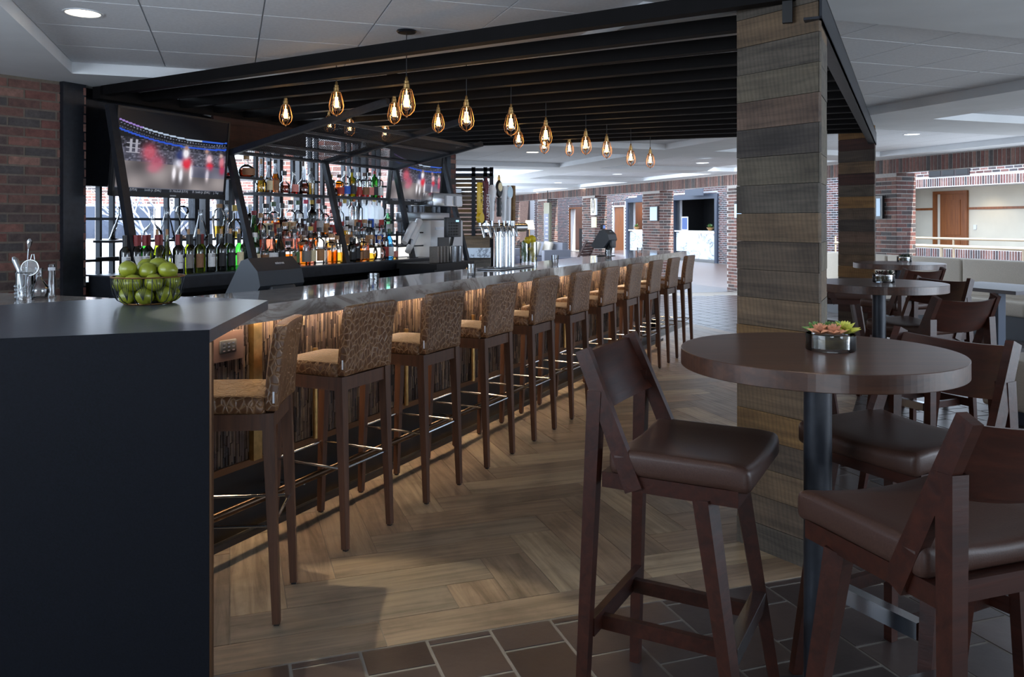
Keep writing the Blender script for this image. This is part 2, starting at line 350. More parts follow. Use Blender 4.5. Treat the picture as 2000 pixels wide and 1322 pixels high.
def tag(o, label, cat, group=None):
    o['label'] = label; o['category'] = cat
    if group: o['group'] = group
    return o
def thing(name, label, cat, loc=(0, 0, 0), rz=0, group=None, rot=None):
    o = link(name, None, None, loc, rz, rot); return tag(o, label, cat, group)
def struct(o): o['kind'] = 'structure'; return o
def stuff(o): o['kind'] = 'stuff'; return o
def dup(o, parent=None, label=None, loc=None, rz=None):
    n = o.copy(); COL.objects.link(n)
    if parent: n.parent = parent
    if label: n['label'] = label
    if loc is not None: n.location = loc
    if rz is not None: n.rotation_euler = (n.rotation_euler.x, n.rotation_euler.y, rz)
    for ch in list(o.children): dup(ch, n)
    return n
ORD = ['first', 'second', 'third', 'fourth', 'fifth', 'sixth', 'seventh', 'eighth', 'ninth', 'tenth', 'eleventh', 'twelfth', 'thirteenth', 'fourteenth', 'fifteenth', 'sixteenth',
       'seventeenth', 'eighteenth', 'nineteenth', 'twentieth', 'twenty-first', 'twenty-second', 'twenty-third', 'twenty-fourth', 'twenty-fifth', 'twenty-sixth', 'twenty-seventh', 'twenty-eighth', 'twenty-ninth', 'thirtieth']
def text(name, body, size, mat, parent, loc, rot, ext=.0008, align='CENTER', sx=1):
    cu = bpy.data.curves.new(name, 'FONT'); cu.body = body; cu.size = size; cu.extrude = ext; cu.align_x = align; cu.align_y = 'CENTER'; cu.resolution_u = 2
    t = bpy.data.objects.new(name, cu); COL.objects.link(t); dg = bpy.context.evaluated_depsgraph_get()
    me = bpy.data.meshes.new_from_object(t.evaluated_get(dg)); me.name = name; me.materials.clear(); me.materials.append(mat)
    bpy.data.objects.remove(t); o = link(name, me, parent, loc, 0, rot); o.scale.x = sx; return o
def clip(poly, nx, ny, d):                                                                # keep nx*x+ny*y >= d
    out = []
    for i in range(len(poly)):
        p, q = poly[i], poly[(i+1) % len(poly)]; a = nx*p[0]+ny*p[1]-d; b_ = nx*q[0]+ny*q[1]-d
        if a >= 0: out.append(p)
        if a*b_ < 0: k = a/(a-b_); out.append((p[0]+(q[0]-p[0])*k, p[1]+(q[1]-p[1])*k))
    return out
def inview(x, y, z=0, mg=60):
    if y < .8: return False
    px = CX+F*x/y; py = HY+F*(H-z)/y
    return -mg < px < 2000+mg and -mg < py < 1322+mg

def bricks(parent, L, z0, z1, frame_y, mode, holes=(), bl=.200, bh=.054, j=.013, dep=.005, mat_o=None, soldiers=(), seed=1, view=None, tone=1., y_dir=-1):
    """running bond on the plane y=frame_y of the parent's frame, x from L[0] to L[1]; holes and soldier bands are (x0,x1,z0,z1)"""
    rr = random.Random(seed); mb = MB(); cache = {}; n = 0
    def put(x0, x1, a, b_):
        nonlocal n
        if x1-x0 < .012: return
        pr = dep*(.75+.5*rr.random()); y0, y1 = (frame_y-pr, frame_y+.004) if y_dir < 0 else (frame_y-.004, frame_y+pr)
        if mode == 'parts':
            key = (round(x1-x0, 3), round(b_-a, 3), round(pr, 3)//.003)
            if key not in cache:
                m_ = MB(); m_.box(0, x1-x0, 0 if y_dir > 0 else -pr, pr if y_dir > 0 else 0, 0, b_-a); cache[key] = m_.mesh('brick', mat_o or brick_m)
            link('brick', cache[key], parent, (x0, frame_y, a))
        else:
            p = BP[rr.randrange(len(BP))]; k = tone*(.8+.45*rr.random()); mb.cur = (p[0]*k, p[1]*k, p[2]*k, 1); mb.box(x0, x1, y0, y1, a, b_)
        n += 1
    row = 0; z = z0
    H_ = list(holes)+[tuple(q) for q in soldiers]
    while z+bh*.6 < z1:
        zt = min(z+bh, z1); x = L[0]-(0 if row % 2 else (bl+j)/2)
        while x < L[1]:
            segs = [(max(x, L[0]), min(x+bl, L[1]))]
            for (a0, a1, c0, c1) in H_:
                if zt > c0+.005 and z < c1-.005:
                    ns = []
                    for (p, q) in segs:
                        if q <= a0 or p >= a1: ns.append((p, q))
                        else:
                            if p < a0: ns.append((p, a0-.002))
                            if q > a1: ns.append((a1+.002, q))
                    segs = ns
            for p, q in segs:
                if view is None or view((p+q)/2, z): put(p, q, z, zt)
            x += bl+j
        z += bh+j; row += 1
    for (a0, a1, c0, c1) in soldiers:
        x = a0
        while x < a1-.01:
            if view is None or view(x, c0): put(x, min(x+bh, a1), c0, c1)
            x += bh+j
    if mode != 'parts' and n: stuff(mb.obj('brick_courses', brick_st, parent))
    return n
# ================================================================== THE SETTING
# ---- floor: base slab, herringbone timber planks, slate tiles
mb = MB(); mb.box(-14, 30, -6, 46, -.06, -.002); floor = struct(mb.obj('floor', grout))
NB, TB, AB = 2.73, -2.1, 6.15                     # borders of the timber field: b > NB, t > TB, a < AB
tn = (-V.x, -V.y); t0 = V.dot(BO)                 # t(p) = V.p - t0
def wood_clip(poly, nb):                          # poly in (a,b) grid -> clip in world coordinates
    P = [tuple(Gw(a, b_)[:2]) for a, b_ in poly]
    P = clip(P, E2.x, E2.y, nb); P = clip(P, V.x, V.y, t0+TB) if len(P) > 2 else P
    P = clip(P, -V.x, -V.y, -(t0+.30)) if len(P) > 2 else P
    P = clip(P, -E1.x, -E1.y, -AB) if len(P) > 2 else P
    return P
def area_of(P): return abs(sum(P[i][0]*P[(i+1) % len(P)][1]-P[(i+1) % len(P)][0]*P[i][1] for i in range(len(P))))/2
wood_pcs = []; Wd, Ln, g = .2, .8, .0015
for i in range(-24, 60):
    for k in range(-14, 22):
        # herringbone lattice: an E1 plank and an E2 plank per cell
        x = i*Wd + k*2*Ln*0 ; 
        ox = i*Wd + k*Ln; oy = i*Wd - k*Ln
        if -3 < ox < 9 and 1.5 < oy+2.92 < 16:
            wood_pcs.append(('x', [(ox+g, oy+2.92+g), (ox+Ln-g, oy+2.92+g), (ox+Ln-g, oy+2.92+Wd-g), (ox+g, oy+2.92+Wd-g)]))
        ox2 = ox; oy2 = oy+Wd
        if -3 < ox2 < 9 and 1.5 < oy2+2.92 < 16:
            wood_pcs.append(('y', [(ox2+g, oy2+2.92+g), (ox2+Wd-g, oy2+2.92+g), (ox2+Wd-g, oy2+2.92+Ln-g), (ox2+g, oy2+2.92+Ln-g)]))
pieces = []
for ax, poly in wood_pcs:
    P = wood_clip(poly, 2.92)
    if len(P) > 2 and area_of(P) > .003:
        cx_ = sum(p[0] for p in P)/len(P); cy_ = sum(p[1] for p in P)/len(P)
        if any(inview(p[0], p[1]) for p in P) or inview(cx_, cy_): pieces.append((cy_, ax, P, 'timber'))
x = -3.1
while x < 5:                                       # the border plank along the slate
    P = wood_clip([(x+g, 2.735), (x+1.2-g, 2.735), (x+1.2-g, 2.917), (x+g, 2.917)], 2.73)
    if len(P) > 2 and area_of(P) > .003: pieces.append((sum(p[1] for p in P)/len(P), 'x', P, 'timber'))
    x += 1.2
pieces.sort(key=lambda q: q[0])
# slate: columns of width .225 along b, staggered
slates = []
ts = .225; tl = .236
for i in range(-20, 70):
    a0 = .631+ts*i; off = .118*(i % 2)
    for k in range(-16, 75):
        b0 = 2.73-.04+off-tl*8+tl*k-tl*4
        q = [(a0+.006, b0+.006), (a0+ts-.006, b0+.006), (a0+ts-.006, b0+tl-.006), (a0+.006, b0+tl-.006)]
        P0 = [tuple(Gw(a, b_)[:2]) for a, b_ in q]
        outs = []
        s1 = clip(P0, -E2.x, -E2.y, -(NB-.006))                                     # near side of the border
        if len(s1) > 2: outs.append(s1)
        s2 = clip(P0, E2.x, E2.y, NB-.006)
        if len(s2) > 2:
            s3 = clip(s2, -V.x, -V.y, -(t0+TB-.004))
            if len(s3) > 2: outs.append(s3)
            s4 = clip(s2, V.x, V.y, t0+TB-.004)
            s4 = clip(s4, E1.x, E1.y, AB+.006) if len(s4) > 2 else s4
            if len(s4) > 2: outs.append(s4)
        for P in outs:
            if area_of(P) > .0012 and any(inview(p[0], p[1], 0, 20) for p in P):
                d = sum(p[1] for p in P)/len(P)
                if d < 16: slates.append((d, P))
slates.sort(key=lambda q: q[0])
def piece(name, P, z1, mt, par=floor, rot=GA):
    cx_ = sum(p[0] for p in P)/len(P); cy_ = sum(p[1] for p in P)/len(P)
    ca, sa = math.cos(rot), math.sin(rot)
    L = [((p[0]-cx_)*ca+(p[1]-cy_)*sa, -(p[0]-cx_)*sa+(p[1]-cy_)*ca) for p in P]
    m_ = MB(); m_.prism(L, -.006, z1); return m_.obj(name, mt, par, (cx_, cy_, 0), rot)
for d, ax, P, nm in pieces[:300]: piece('timber_plank', P, R.uniform(0, .0006), plank_x if ax == 'x' else plank_y)
for ax_, mt in (('x', plank_x), ('y', plank_y)):
    mb = MB()
    for d, ax, P, nm in pieces[300:]:
        if ax == ax_: mb.prism([toG(p) for p in P], -.006, 0)
    if mb.v: stuff(mb.obj('timber_planks', mt, floor, (0, 0, 0), GA))
for d, P in slates[:300]: piece('slate_tile', P, R.uniform(-.001, .001), slate)
mb = MB()
for d, P in slates[300:]: mb.prism([toG(p) for p in P], -.006, R.uniform(-.001, .001))
stuff(mb.obj('slate_tiles', slate, floor, (0, 0, 0), GA))
mb = MB(); mb.prism([(9, 14.5), (16, 14.5), (16, 45), (-14, 45), (-14, 15.8), (6, 15.8)], -.004, 0); mb.obj('far_slate_paving', slate, floor, (0, 0, 0), GA)
# dark shadow strip beside the bar is built with the foot rail
# ---- ceiling with trays
AT = [(-4.78, -1.82), (-1.02, 1.94), (2.8, 5.75), (6.54, 9.5)]
BT = [(-.5, 2.45), (3.37, 6.27), (7.15, 10.12), (11.0, 14.0), (14.8, 17.78), (18.6, 21.6), (22.4, 25.4)]
ZC, ZT = 2.44, 2.53
mb = MB(); al = [-14]+[v_ for p in AT for v_ in p]+[10.28]; bl_ = [-7]+[v_ for p in BT for v_ in p]+[44]
def inroom(a, b_): s, t = toB(Gw(a, b_)); return t < 3.25 or s > 6.8
for i in range(len(al)-1):
    for k in range(len(bl_)-1):
        if i % 2 and k % 2: continue
        mb.box(al[i], al[i+1], bl_[k], bl_[k+1], ZC, ZT)
# trim everything outside the window wall: done by the wall itself; the slab stops at the facade
ceiling = MB()
def zone(poly):
    P = [tuple(Gw(a, b_)[:2]) for a, b_ in poly]
    return P
for i in range(len(al)-1):
    for k in range(len(bl_)-1):
        q = zone([(al[i], bl_[k]), (al[i+1], bl_[k]), (al[i+1], bl_[k+1]), (al[i], bl_[k+1])])
        top = (i % 2 and k % 2)
        A = clip(q, -V.x, -V.y, -(t0+3.3))
        Bq = clip(q, V.x, V.y, t0+3.3); Bq = clip(Bq, U.x, U.y, U.dot(BO)+6.8) if len(Bq) > 2 else Bq
        Bq = clip(Bq, 1, .09, -.2) if len(Bq) > 2 else Bq
        for P in (A, Bq):
            if len(P) > 2 and area_of(P) > 1e-4: ceiling.prism(P, ZT if top else ZC, ZT+.08)
ceiling = struct(ceiling.obj('ceiling', ceil_m))
tile_mesh = {}
cnt = 0
for ai, (a0, a1) in enumerate(AT):
    for bi, (b0, b1) in enumerate(BT):
        n = 5; w_ = (a1-a0)/n; l_ = (b1-b0)/n
        for i in range(n):
            for k in range(n):
                ca, cb = a0+w_*(i+.5), b0+l_*(k+.5); P = Gw(ca, cb); s, t = toB(P)
                if t > 3.0 and (s < 7.1 or P.x+.09*P.y < 0): continue
                if not inview(P.x, P.y, ZT, 150) or cnt >= 298: continue
                key = (ai, bi)
                if key not in tile_mesh:
                    m_ = MB(); m_.box(-w_/2+.004, w_/2-.004, -l_/2+.004, l_/2-.004, -.012, .002); tile_mesh[key] = m_.mesh('ceiling_tile', tile_c)
                link('ceiling_tile', tile_mesh[key], ceiling, (P.x, P.y, ZT), GA); cnt += 1
# ---- near left brick wall
P0 = Vector((-3.157, 6.065, 0)); LA = math.atan2(-.786, -.618); LL = 2.6
fr = struct(MB().box(0, LL, 0, .25, 0, 2.45).obj('wall_left', mortar, None, P0, LA))        # y axis points ... brick face at y=0 side
# which side faces the room: local -y or +y
ly = Vector((-math.sin(LA), math.cos(LA), 0)); face_y = -1 if ly.dot(-P0) < 0 else 1
if face_y == 1:
    fr.data = MB().box(0, LL, -.25, 0, 0, 2.45).mesh('wall_left', mortar)
bricks(fr, (.0, 1.35), .62, 2.44, 0, 'parts', mat_o=brick_m, dep=.006, y_dir=face_y, seed=3)
bricks(fr, (1.35, LL), .0, 2.44, 0, 'stuff', dep=.010, y_dir=face_y, seed=4)
struct(MB().box(-10, 6, -.2, 0, 0, 2.45).obj('wall_front', ceil_m, None, (0, -3.0, 0), 0))    # behind the camera

# ---- window wall behind the back bar
WT = 3.12
ww = struct(MB().box(1.25, 6.8, WT, WT+.16, 0, .92).box(1.25, 6.8, WT, WT+.16, 2.36, 2.45).box(6.72, 6.85, WT-.12, WT+.16, 0, 2.45).box(1.18, 1.36, WT-.12, WT+.16, 0, 2.45).box(1.36, 2.60, WT-.02, WT+.12, 1.70, 2.36).obj('wall_right', steel_d, None, BO, BA))
ww.name = 'wall_right'
bricks(ww, (6.72, 6.85), .0, 2.44, WT-.12, 'stuff', y_dir=-1, seed=8)
bricks(ww, (1.4, 6.7), .3, .92, WT, 'stuff', y_dir=-1, seed=9)
wins = [(1.36, 2.55), (2.62, 3.62), (3.86, 4.9), (5.0, 6.0), (6.08, 6.70)]
for i, (s0, s1) in enumerate(wins):
    fr_ = MB(); t_ = WT+.03
    for sx in (s0, s1-.05): fr_.box(sx, sx+.05, t_-.03, t_+.05, .92, 2.36)
    fr_.box(s0, s1, t_-.03, t_+.05, .92, .97); fr_.box(s0, s1, t_-.03, t_+.05, 2.31, 2.36)
    wo = struct(fr_.obj('window_%d' % (i+1), steel_d, None, BO, BA))
    MB().box(s0+.05, s1-.05, t_, t_+.008, .97, 2.31).obj('glass_pane', g_win, wo)
    sp = (s1-s0)/4
    for k in (.6, 1.0, 2.8, 3.2):
        x_ = s0+.05+k*sp*.98
        if x_ < s1-.1: MB().box(x_-.010, x_+.010, t_-.02, t_+.03, .97, 2.31).obj('mullion', steel_d, wo)
    for z_ in (1.13, 1.45, 1.85): MB().box(s0+.05, s1-.05, t_-.02, t_+.03, z_-.010, z_+.010).obj('transom', steel_d, wo)

# ---- outdoors, seen through the back windows
snowf = struct(MB().box(-1, 13, WT+.3, 30, -.3, -.05).obj('ground', snow, None, BO, BA))
far_b = thing('brick_building', 'bright brick building across the snowy court with a dark strip of windows', 'building', (-16, 28, 0))
w1 = MB().box(-9, 14, 0, .3, -.3, 4.5).obj('wall', mortar_l, far_b)
bricks(w1, (-1, 10), .9, 3.6, 0, 'stuff', holes=[(-8.5, 8.2, .2, 2.02)], bl=.29, bh=.075, j=.022, y_dir=-1, seed=11, tone=1.5)
for k in range(8): MB().box(-6+k*2.0, -4.25+k*2.0, -.03, .02, .9, 1.98).obj('window', blue_fr, far_b)
sbk = thing('snow_bank', 'long white snow bank in the court below the dark windows', 'snow', (-16, 24, 0)); MB().rbox(-9, 13, 0, 3, -.2, .86, .12, 3).obj('snow_mass', snow, sbk)
pier = thing('brick_pier', 'brick pier close outside the middle window behind the tall shelf', 'wall', (-4.40, 14, 0))
w1 = MB().box(0, .78, 0, .4, -.3, 4).obj('wall', mortar_l, pier); bricks(w1, (0, .78), .4, 3.6, 0, 'stuff', y_dir=-1, seed=12, tone=1.7)
pier2 = thing('brick_pier', 'brick wall end outside the window to the right of the liquor shelves', 'wall', (-3.0, 12.6, 0))
w1 = MB().box(0, 1.85, 0, .4, -.3, 4).obj('wall', mortar_l, pier2); bricks(w1, (0, 1.85), .4, 3.4, 0, 'stuff', y_dir=-1, seed=13, tone=1.7, bl=.23, bh=.066)
tree = thing('bare_tree', 'bare frosted tree with forking branches outside the left window', 'tree', (-7.1, 16.5, -.1), 0)
def branch(mb, p, d, l, r, n):
    q = p+d*l; mb.tube([p, (p+q)/2+Vector((R.uniform(-.04, .04), R.uniform(-.04, .04), 0)), q], [r, r*.85, r*.7], 5)
    if n:
        for _ in range(3 if n > 1 else 2):
            e = (d+Vector((R.uniform(-.9, .9), R.uniform(-.5, .5), R.uniform(-.1, .6)))).normalized(); branch(mb, q, e, l*R.uniform(.62, .85), r*.62, n-1)
mb = MB(); branch(mb, Vector((0, 0, 0)), Vector((.1, 0, 1)), .8, .06, 1); mb.obj('trunk', bark, tree)
mb = MB()
for k in range(5): branch(mb, Vector((.08, 0, .75)), Vector((-.9+.45*k, R.uniform(-.3, .3), .8)).normalized(), .6, .042, 4)
mb.obj('branches', bark, tree)

# ---- arcade of brick columns (building frame), gallery behind it
AF, AK = 9.9, 10.28; cols = [6.45, 10.2, 13.95, 17.7, 21.45, 25.2, 28.95]; CW = .89; ZH = 2.2
def frame_obj(name, mb_, mt, par=None): return mb_.obj(name, mt, par, (0, 0, 0), GA)
mb = MB(); mb.box(AF, AF+.12, 5.0, 32, ZH, 2.62)
for b0 in cols: mb.box(AF, AK, b0, b0+CW, 0, ZH)
arc = struct(frame_obj('wall_back', mb, mortar_a))
# a child frame: local x = -b (towards the camera), local y = a  (face at y=AF looking to -a)
af = link('arcade_face', None, arc, (0, 0, 0)); af.rotation_euler = (0, 0, 0)
def arcade_bricks():
    # front faces and soldier course: plane a=AF, x runs along b
    m1 = MB(); n = 0; cache = {}
    def put_front(b0, b1, z0, z1, single):
        nonlocal n
        pr = .003+.004*R.random()
        if single and n < 298:
            key = (round(b1-b0, 3), round(z1-z0, 3))
            if key not in cache: cache[key] = MB().box(-.005, .004, 0, b1-b0-.003, 0, z1-z0-.003).mesh('brick', brick_m)
            link('brick', cache[key], arc, (AF, b0, z0)); n += 1
        else:
            p = BP[R.randrange(len(BP))]; k = .5+.34*R.random(); m1.cur = (p[0]*k, p[1]*k, p[2]*k, 1); m1.box(AF-pr, AF+.004, b0, b1-.004, z0, z1-.004)
    x = 32.0
    x = 5.2
    while x < 31.6:                                                 # soldier course
        P = Gw(AF, x)
        if inview(P.x, P.y, 2.3, 30): put_front(x, x+.054, 2.205, 2.425, x < 13.9)
        x += .067
    for b0 in cols:
        z = .01; r_ = 0
        while z < 2.14:
            segs = [(b0+.0, b0+.203), (b0+.213, b0+.416), (b0+.426, b0+.629), (b0+.639, b0+.842)] if r_ % 2 else [(b0, b0+.1), (b0+.11, b0+.313), (b0+.323, b0+.526), (b0+.536, b0+.739), (b0+.749, b0+.885)]
            P = Gw(AF, b0+.4)
            if inview(P.x, P.y, z, 60):
                for p, q in segs: put_front(p, q, z, z+.057, b0 < 11)
            z += .067; r_ += 1
    for b0 in cols:                                                 # jambs: plane b=b0 looking to -b
        z = .01; r_ = 0
        while z < 2.19:
            P = Gw(AK, b0)
            if inview(P.x, P.y, z, 60):
                for p, q in ([(AF, AF+.1), (AF+.11, AF+.313), (AF+.323, AK)] if r_ % 2 else [(AF, AF+.203), (AF+.213, AK)]):
                    if b0 < 11 and n < 298:
                        key = ('j', round(q-p, 3))
                        if key not in cache: cache[key] = MB().box(0, q-p-.003, -.005, .004, 0, .054).mesh('brick', brick_m)
                        link('brick', cache[key], arc, (p, b0, z)); n += 1
                    else:
                        p_ = BP[R.randrange(len(BP))]; k = .5+.34*R.random(); m1.cur = (p_[0]*k, p_[1]*k, p_[2]*k, 1); m1.box(p, q-.003, b0-.005, b0+.004, z, z+.052)
            z += .067; r_ += 1
    stuff(m1.obj('brick_courses', brick_st, arc))
arcade_bricks(); bpy.data.objects.remove(af)
# second wall across the gallery
SA = 16.2
opn = [(10.4, 17.6, .80, 2.28), (24.95, 27.75, 0, 2.30), (28.3, 31.6, 0, 2.30), (32.05, 33.1, 0, 2.12), (36.1, 38.1, 0, 2.12), (40.8, 42.4, 0, 2.05)]
mb = MB(); bs = sorted(set([4.0, 44.0]+[v_ for o in opn for v_ in o[:2]]))
for b0, b1 in zip(bs[:-1], bs[1:]):
    h_ = [o for o in opn if o[0] <= b0+.001 and o[1] >= b1-.001]
    if h_:
        if h_[0][2] > 0: mb.box(SA, SA+.3, b0, b1, 0, h_[0][2])
        mb.box(SA, SA+.3, b0, b1, h_[0][3], 3.0)
    else: mb.box(SA, SA+.3, b0, b1, 0, 3.0)
rear = struct(mb.obj('wall_rear', mortar_l, None, (0, 0, 0), GA))
m1 = MB()
def rb(b0, b1, z0, z1):
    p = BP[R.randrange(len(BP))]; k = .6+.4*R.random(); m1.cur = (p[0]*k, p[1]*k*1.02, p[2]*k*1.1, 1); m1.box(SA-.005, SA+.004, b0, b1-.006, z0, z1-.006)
sold = [(b0-.05, b1+.05, 2.30 if z1 > 2.2 else z1+.02, (2.30 if z1 > 2.2 else z1+.02)+.2) for b0, b1, z0, z1 in opn]
sold.append((10.4, 17.6, .60, .80))
z = .01; r_ = 0
while z < 2.9:
    b_ = 10.5+(.1 if r_ % 2 else 0)
    while b_ < 43:
        e = b_+.203; P = Gw(SA, b_)
        ok = not any(b_ < o[1] and e > o[0] and z+.05 > o[2] and z < o[3] for o in opn+sold)
        if ok and inview(P.x, P.y, z, 20): rb(b_, e, z, z+.057)
        b_ += .213
    z += .067; r_ += 1
for b0, b1, z0, z1 in sold:
    b_ = b0
    while b_ < b1:
        if inview(*Gw(SA, b_)[:2], 1.5, 20): rb(b_, b_+.057, z0, z1)
        b_ += .067
stuff(m1.obj('brick_courses', brick_st, rear))
# corridor behind the nearer opening
cor = struct(MB().box(18.0, 18.15, 8, 22, 0, 2.4).obj('wall_corridor', cream, None, (0, 0, 0), GA))
struct(MB().box(16.5, 18.2, 8, 22, 2.34, 2.4).obj('ceiling_corridor', ceil_m, None, (0, 0, 0), GA))
def bb(p_, a): return (a*.9455-p_*a*.3256)/(p_*.9455+.3256)            # b on plane a seen at X/d=p_
for z_ in (2.0,):
    for x0, x1 in ((1760, 1826), (1892, 2010)):
        MB().box(17.97, 18.0, bb((x1-CX)/F, 18), bb((x0-CX)/F, 18), 1.76, 1.82).obj('chair_rail', door_w, cor)
d0, d1 = bb(.5535, 18), bb(.5195, 18)
dr = struct(MB().box(17.93, 18.0, d0-.1, d0, 0, 2.26).box(17.93, 18.0, d1, d1+.1, 0, 2.26).box(17.93, 18.0, d0, d1, 2.18, 2.26).obj('door_1', door_w, None, (0, 0, 0), GA))
MB().box(17.96, 17.99, d0, d1-.12, 0, 2.18).obj('door_leaf', door_w, dr)
MB().box(17.945, 17.96, d0+.12, d1-.24, 1.1, 2.02).box(17.945, 17.96, d0+.12, d1-.24, .2, .98).obj('raised_panel', door_w, dr)
struct(MB().box(17.965, 18.0, bb(.566, 18)-.04, bb(.566, 18)+.04, 1.25, 1.37).obj('trim_1', white_p, None, (0, 0, 0), GA)).name = 'trim_1'
# dark interiors / warm rooms behind the far openings
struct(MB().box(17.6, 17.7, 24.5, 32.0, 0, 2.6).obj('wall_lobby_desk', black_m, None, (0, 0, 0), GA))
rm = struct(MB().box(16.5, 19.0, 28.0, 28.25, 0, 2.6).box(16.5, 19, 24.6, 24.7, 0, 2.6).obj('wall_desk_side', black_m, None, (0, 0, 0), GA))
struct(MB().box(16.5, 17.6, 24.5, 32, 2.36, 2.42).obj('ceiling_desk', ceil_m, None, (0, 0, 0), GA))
MB().box(17.55, 17.6, 28.6, 29.7, 0, 2.4).obj('panel', gold_w, rm)
struct(MB().box(17.4, 17.5, 31.9, 43.5, 0, 2.6).obj('wall_wood_panelled', door_w, None, (0, 0, 0), GA))
struct(MB().box(16.2, 16.5, 43.9, 44, 0, 3).box(9, 16.5, 44, 44.2, 0, 3.2).obj('wall_end', brick_m, None, (0, 0, 0), GA))
for i, (b0, b1, z0, z1) in enumerate(opn[3:5]):
    dd = struct(MB().box(SA-.03, SA+.05, b0-.06, b0, 0, z1+.06).box(SA-.03, SA+.05, b1, b1+.06, 0, z1+.06).box(SA-.03, SA+.05, b0, b1, z1, z1+.06).obj('door_%d' % (i+2), white_p if i == 0 else door_w, None, (0, 0, 0), GA))
    if i == 0: MB().box(SA+.05, SA+.1, b0, b1, 0, z1).obj('door_leaf', door_w, dd)
# far soffit beyond the trays and end wall
struct(MB().box(-14, 10.28, 43.6, 43.9, 0, 2.6).obj('wall_north', cream, None, (0, 0, 0), GA))
hw = link('wall_west', MB().box(0, 32, 0, .2, 0, .8).box(0, 32, 0, .2, 2.25, 2.46).mesh('wall_west', steel_d), None, (-.09*12.9-.22, 12.9, 0)); hw.rotation_euler = (0, 0, math.atan2(1, -.09)); struct(hw)
for k in range(17): MB().box(2*k-.04, 2*k+.04, .02, .14, .8, 2.25).obj('mullion', steel_d, hw)
MB().box(0, 32, .06, .07, .8, 2.25).obj('glass_pane', g_win, hw)
# ================================================================== BAR
def Bthing(name, label, cat, s=0, t=0, z=0, group=None): return thing(name, label, cat, Bw(s, t, z), BA, group)
bar = Bthing('bar_counter', 'long bar with thick grey marble top and dark mosaic front lit from below', 'bar')
def toBl(X, Y): return toB((X, Y))
poly = [(-.45, 0), (7.36, 0), (7.36, .86), (6.6, .86), (6.3, .55), (.55, .53), toBl(-1.643, 3.723), toBl(-1.83, 3.80), toBl(-2.56, 4.10), toBl(-3.2, 4.36), toBl(-3.35, 3.9), toBl(-1.5, 3.05)]
MB().prism(poly, .995, 1.07).obj('marble_top', marble, bar)
MB().box(-.6, 6.95, .30, .40, .30, .995).obj('front_panel', dark_tile, bar)
MB().box(-.6, 6.98, .285, .30, .285, .315).obj('trim_strip', bronze, bar)
MB().box(-.75, 6.98, .275, .5, 0, .10).box(-.75, 6.98, .34, .5, .1, .29).obj('toe_kick', dark_tile, bar)
MB().box(6.95, 7.05, .28, .75, 0, .995).obj('end_panel', steel_d, bar)
MB().box(-.6, 6.9, .245, .262, .978, .994).obj('light_strip', glow_led, bar)
mb = MB(); x = -.58; cols3 = [c(58, 48, 44), c(76, 64, 56), c(40, 34, 34), c(92, 78, 66), c(64, 54, 52)]
while x < 6.94:
    z = .318+R.uniform(-.1, 0); w_ = R.choice([.009, .011, .013])
    while z < .985:
        l_ = R.uniform(.05, .19); a_, b_ = max(z, .318), min(z+l_, .985)
        if b_-a_ > .01: mb.cur = cols3[R.randrange(5)]; pr = R.choice([.004, .007, .011]); mb.box(x, x+w_-.0015, .30-pr, .302, a_, b_-.0015)
        z += l_
    x += w_
mosaic = attrmat('glazed_mosaic', .16); stuff(mb.obj('mosaic_sticks', mosaic, bar))
for k in range(8):
    s_ = .639+.848*k
    if s_ < 6.9: MB().tube([(s_, .27, .31), (s_, .27, .775)], .0135, 10).obj('brass_post', brass, bar)
MB().box(.19, .245, .262, .30, .31, .99).obj('corner_post', brass, bar)
o = MB().box(-.06, .13, .27, .292, .80, .93).obj('outlet_plate', plain('dark_brown_plate', c(58, 42, 36), .4), bar)
MB().rbox(-.015, .085, .262, .274, .835, .895, .006).obj('receptacle', black_m, o)
mb = MB()
for k in range(3):
    for q in range(3): mb.box(-.002+.028*k, .012+.028*k, .260, .263, .845+.016*q, .850+.016*q)
mb.obj('slots', chrome, o)
rail = Bthing('foot_rail', 'long round bronze foot rail along the foot of the bar', 'foot rail')
MB().tube([(-.42, .10, .20), (6.9, .10, .20)], .019, 12).obj('rail', rail_b, rail)
for k in range(5): MB().tube([(.35+1.5*k, .10, .19), (.35+1.5*k, .2, .17), (.35+1.5*k, .34, .17)], .014, 8).obj('bracket', chrome, rail)
MB().box(-.55, 6.98, .19, .215, 0, .03).obj('rail_shadow_strip', dark_tile, rail)  # black strip put in for the foot rail's shadow line on the floor

# charcoal end piece with navy waterfall panel
ep = thing('end_counter', 'charcoal counter end in the left foreground with a navy panel down to the floor', 'counter')
sp = [(-2.1, 2.08), (-1.38, 2.208), (-.882, 2.389), (-.982, 3.298), (-1.24, 3.42), (-1.528, 3.493), (-1.637, 3.397), (-2.6, 2.55)]
sp = [(-2.2, 1.91), (-.882, 2.389), (-.982, 3.298), (-1.24, 3.42), (-1.528, 3.493), (-1.637, 3.397), (-2.6, 2.51)]
MB().prism(sp, 1.0705, 1.108).obj('slab', slab_m, ep)
MB().prism([(-2.2, 1.906), (-.8825, 2.3855), (-.882, 2.3885), (-2.2, 1.9095)], 0, 1.1082).prism([(-2.2, 1.915), (-.885, 2.394), (-.889, 2.425), (-2.2, 1.96)], 0, 1.07).obj('end_panel', panel_m, ep)
MB().prism([(-.8845, 2.3945), (-.880, 2.40), (-.884, 2.428), (-.889, 2.428)], 0, 1.07).obj('panel_edge', bronze, ep)

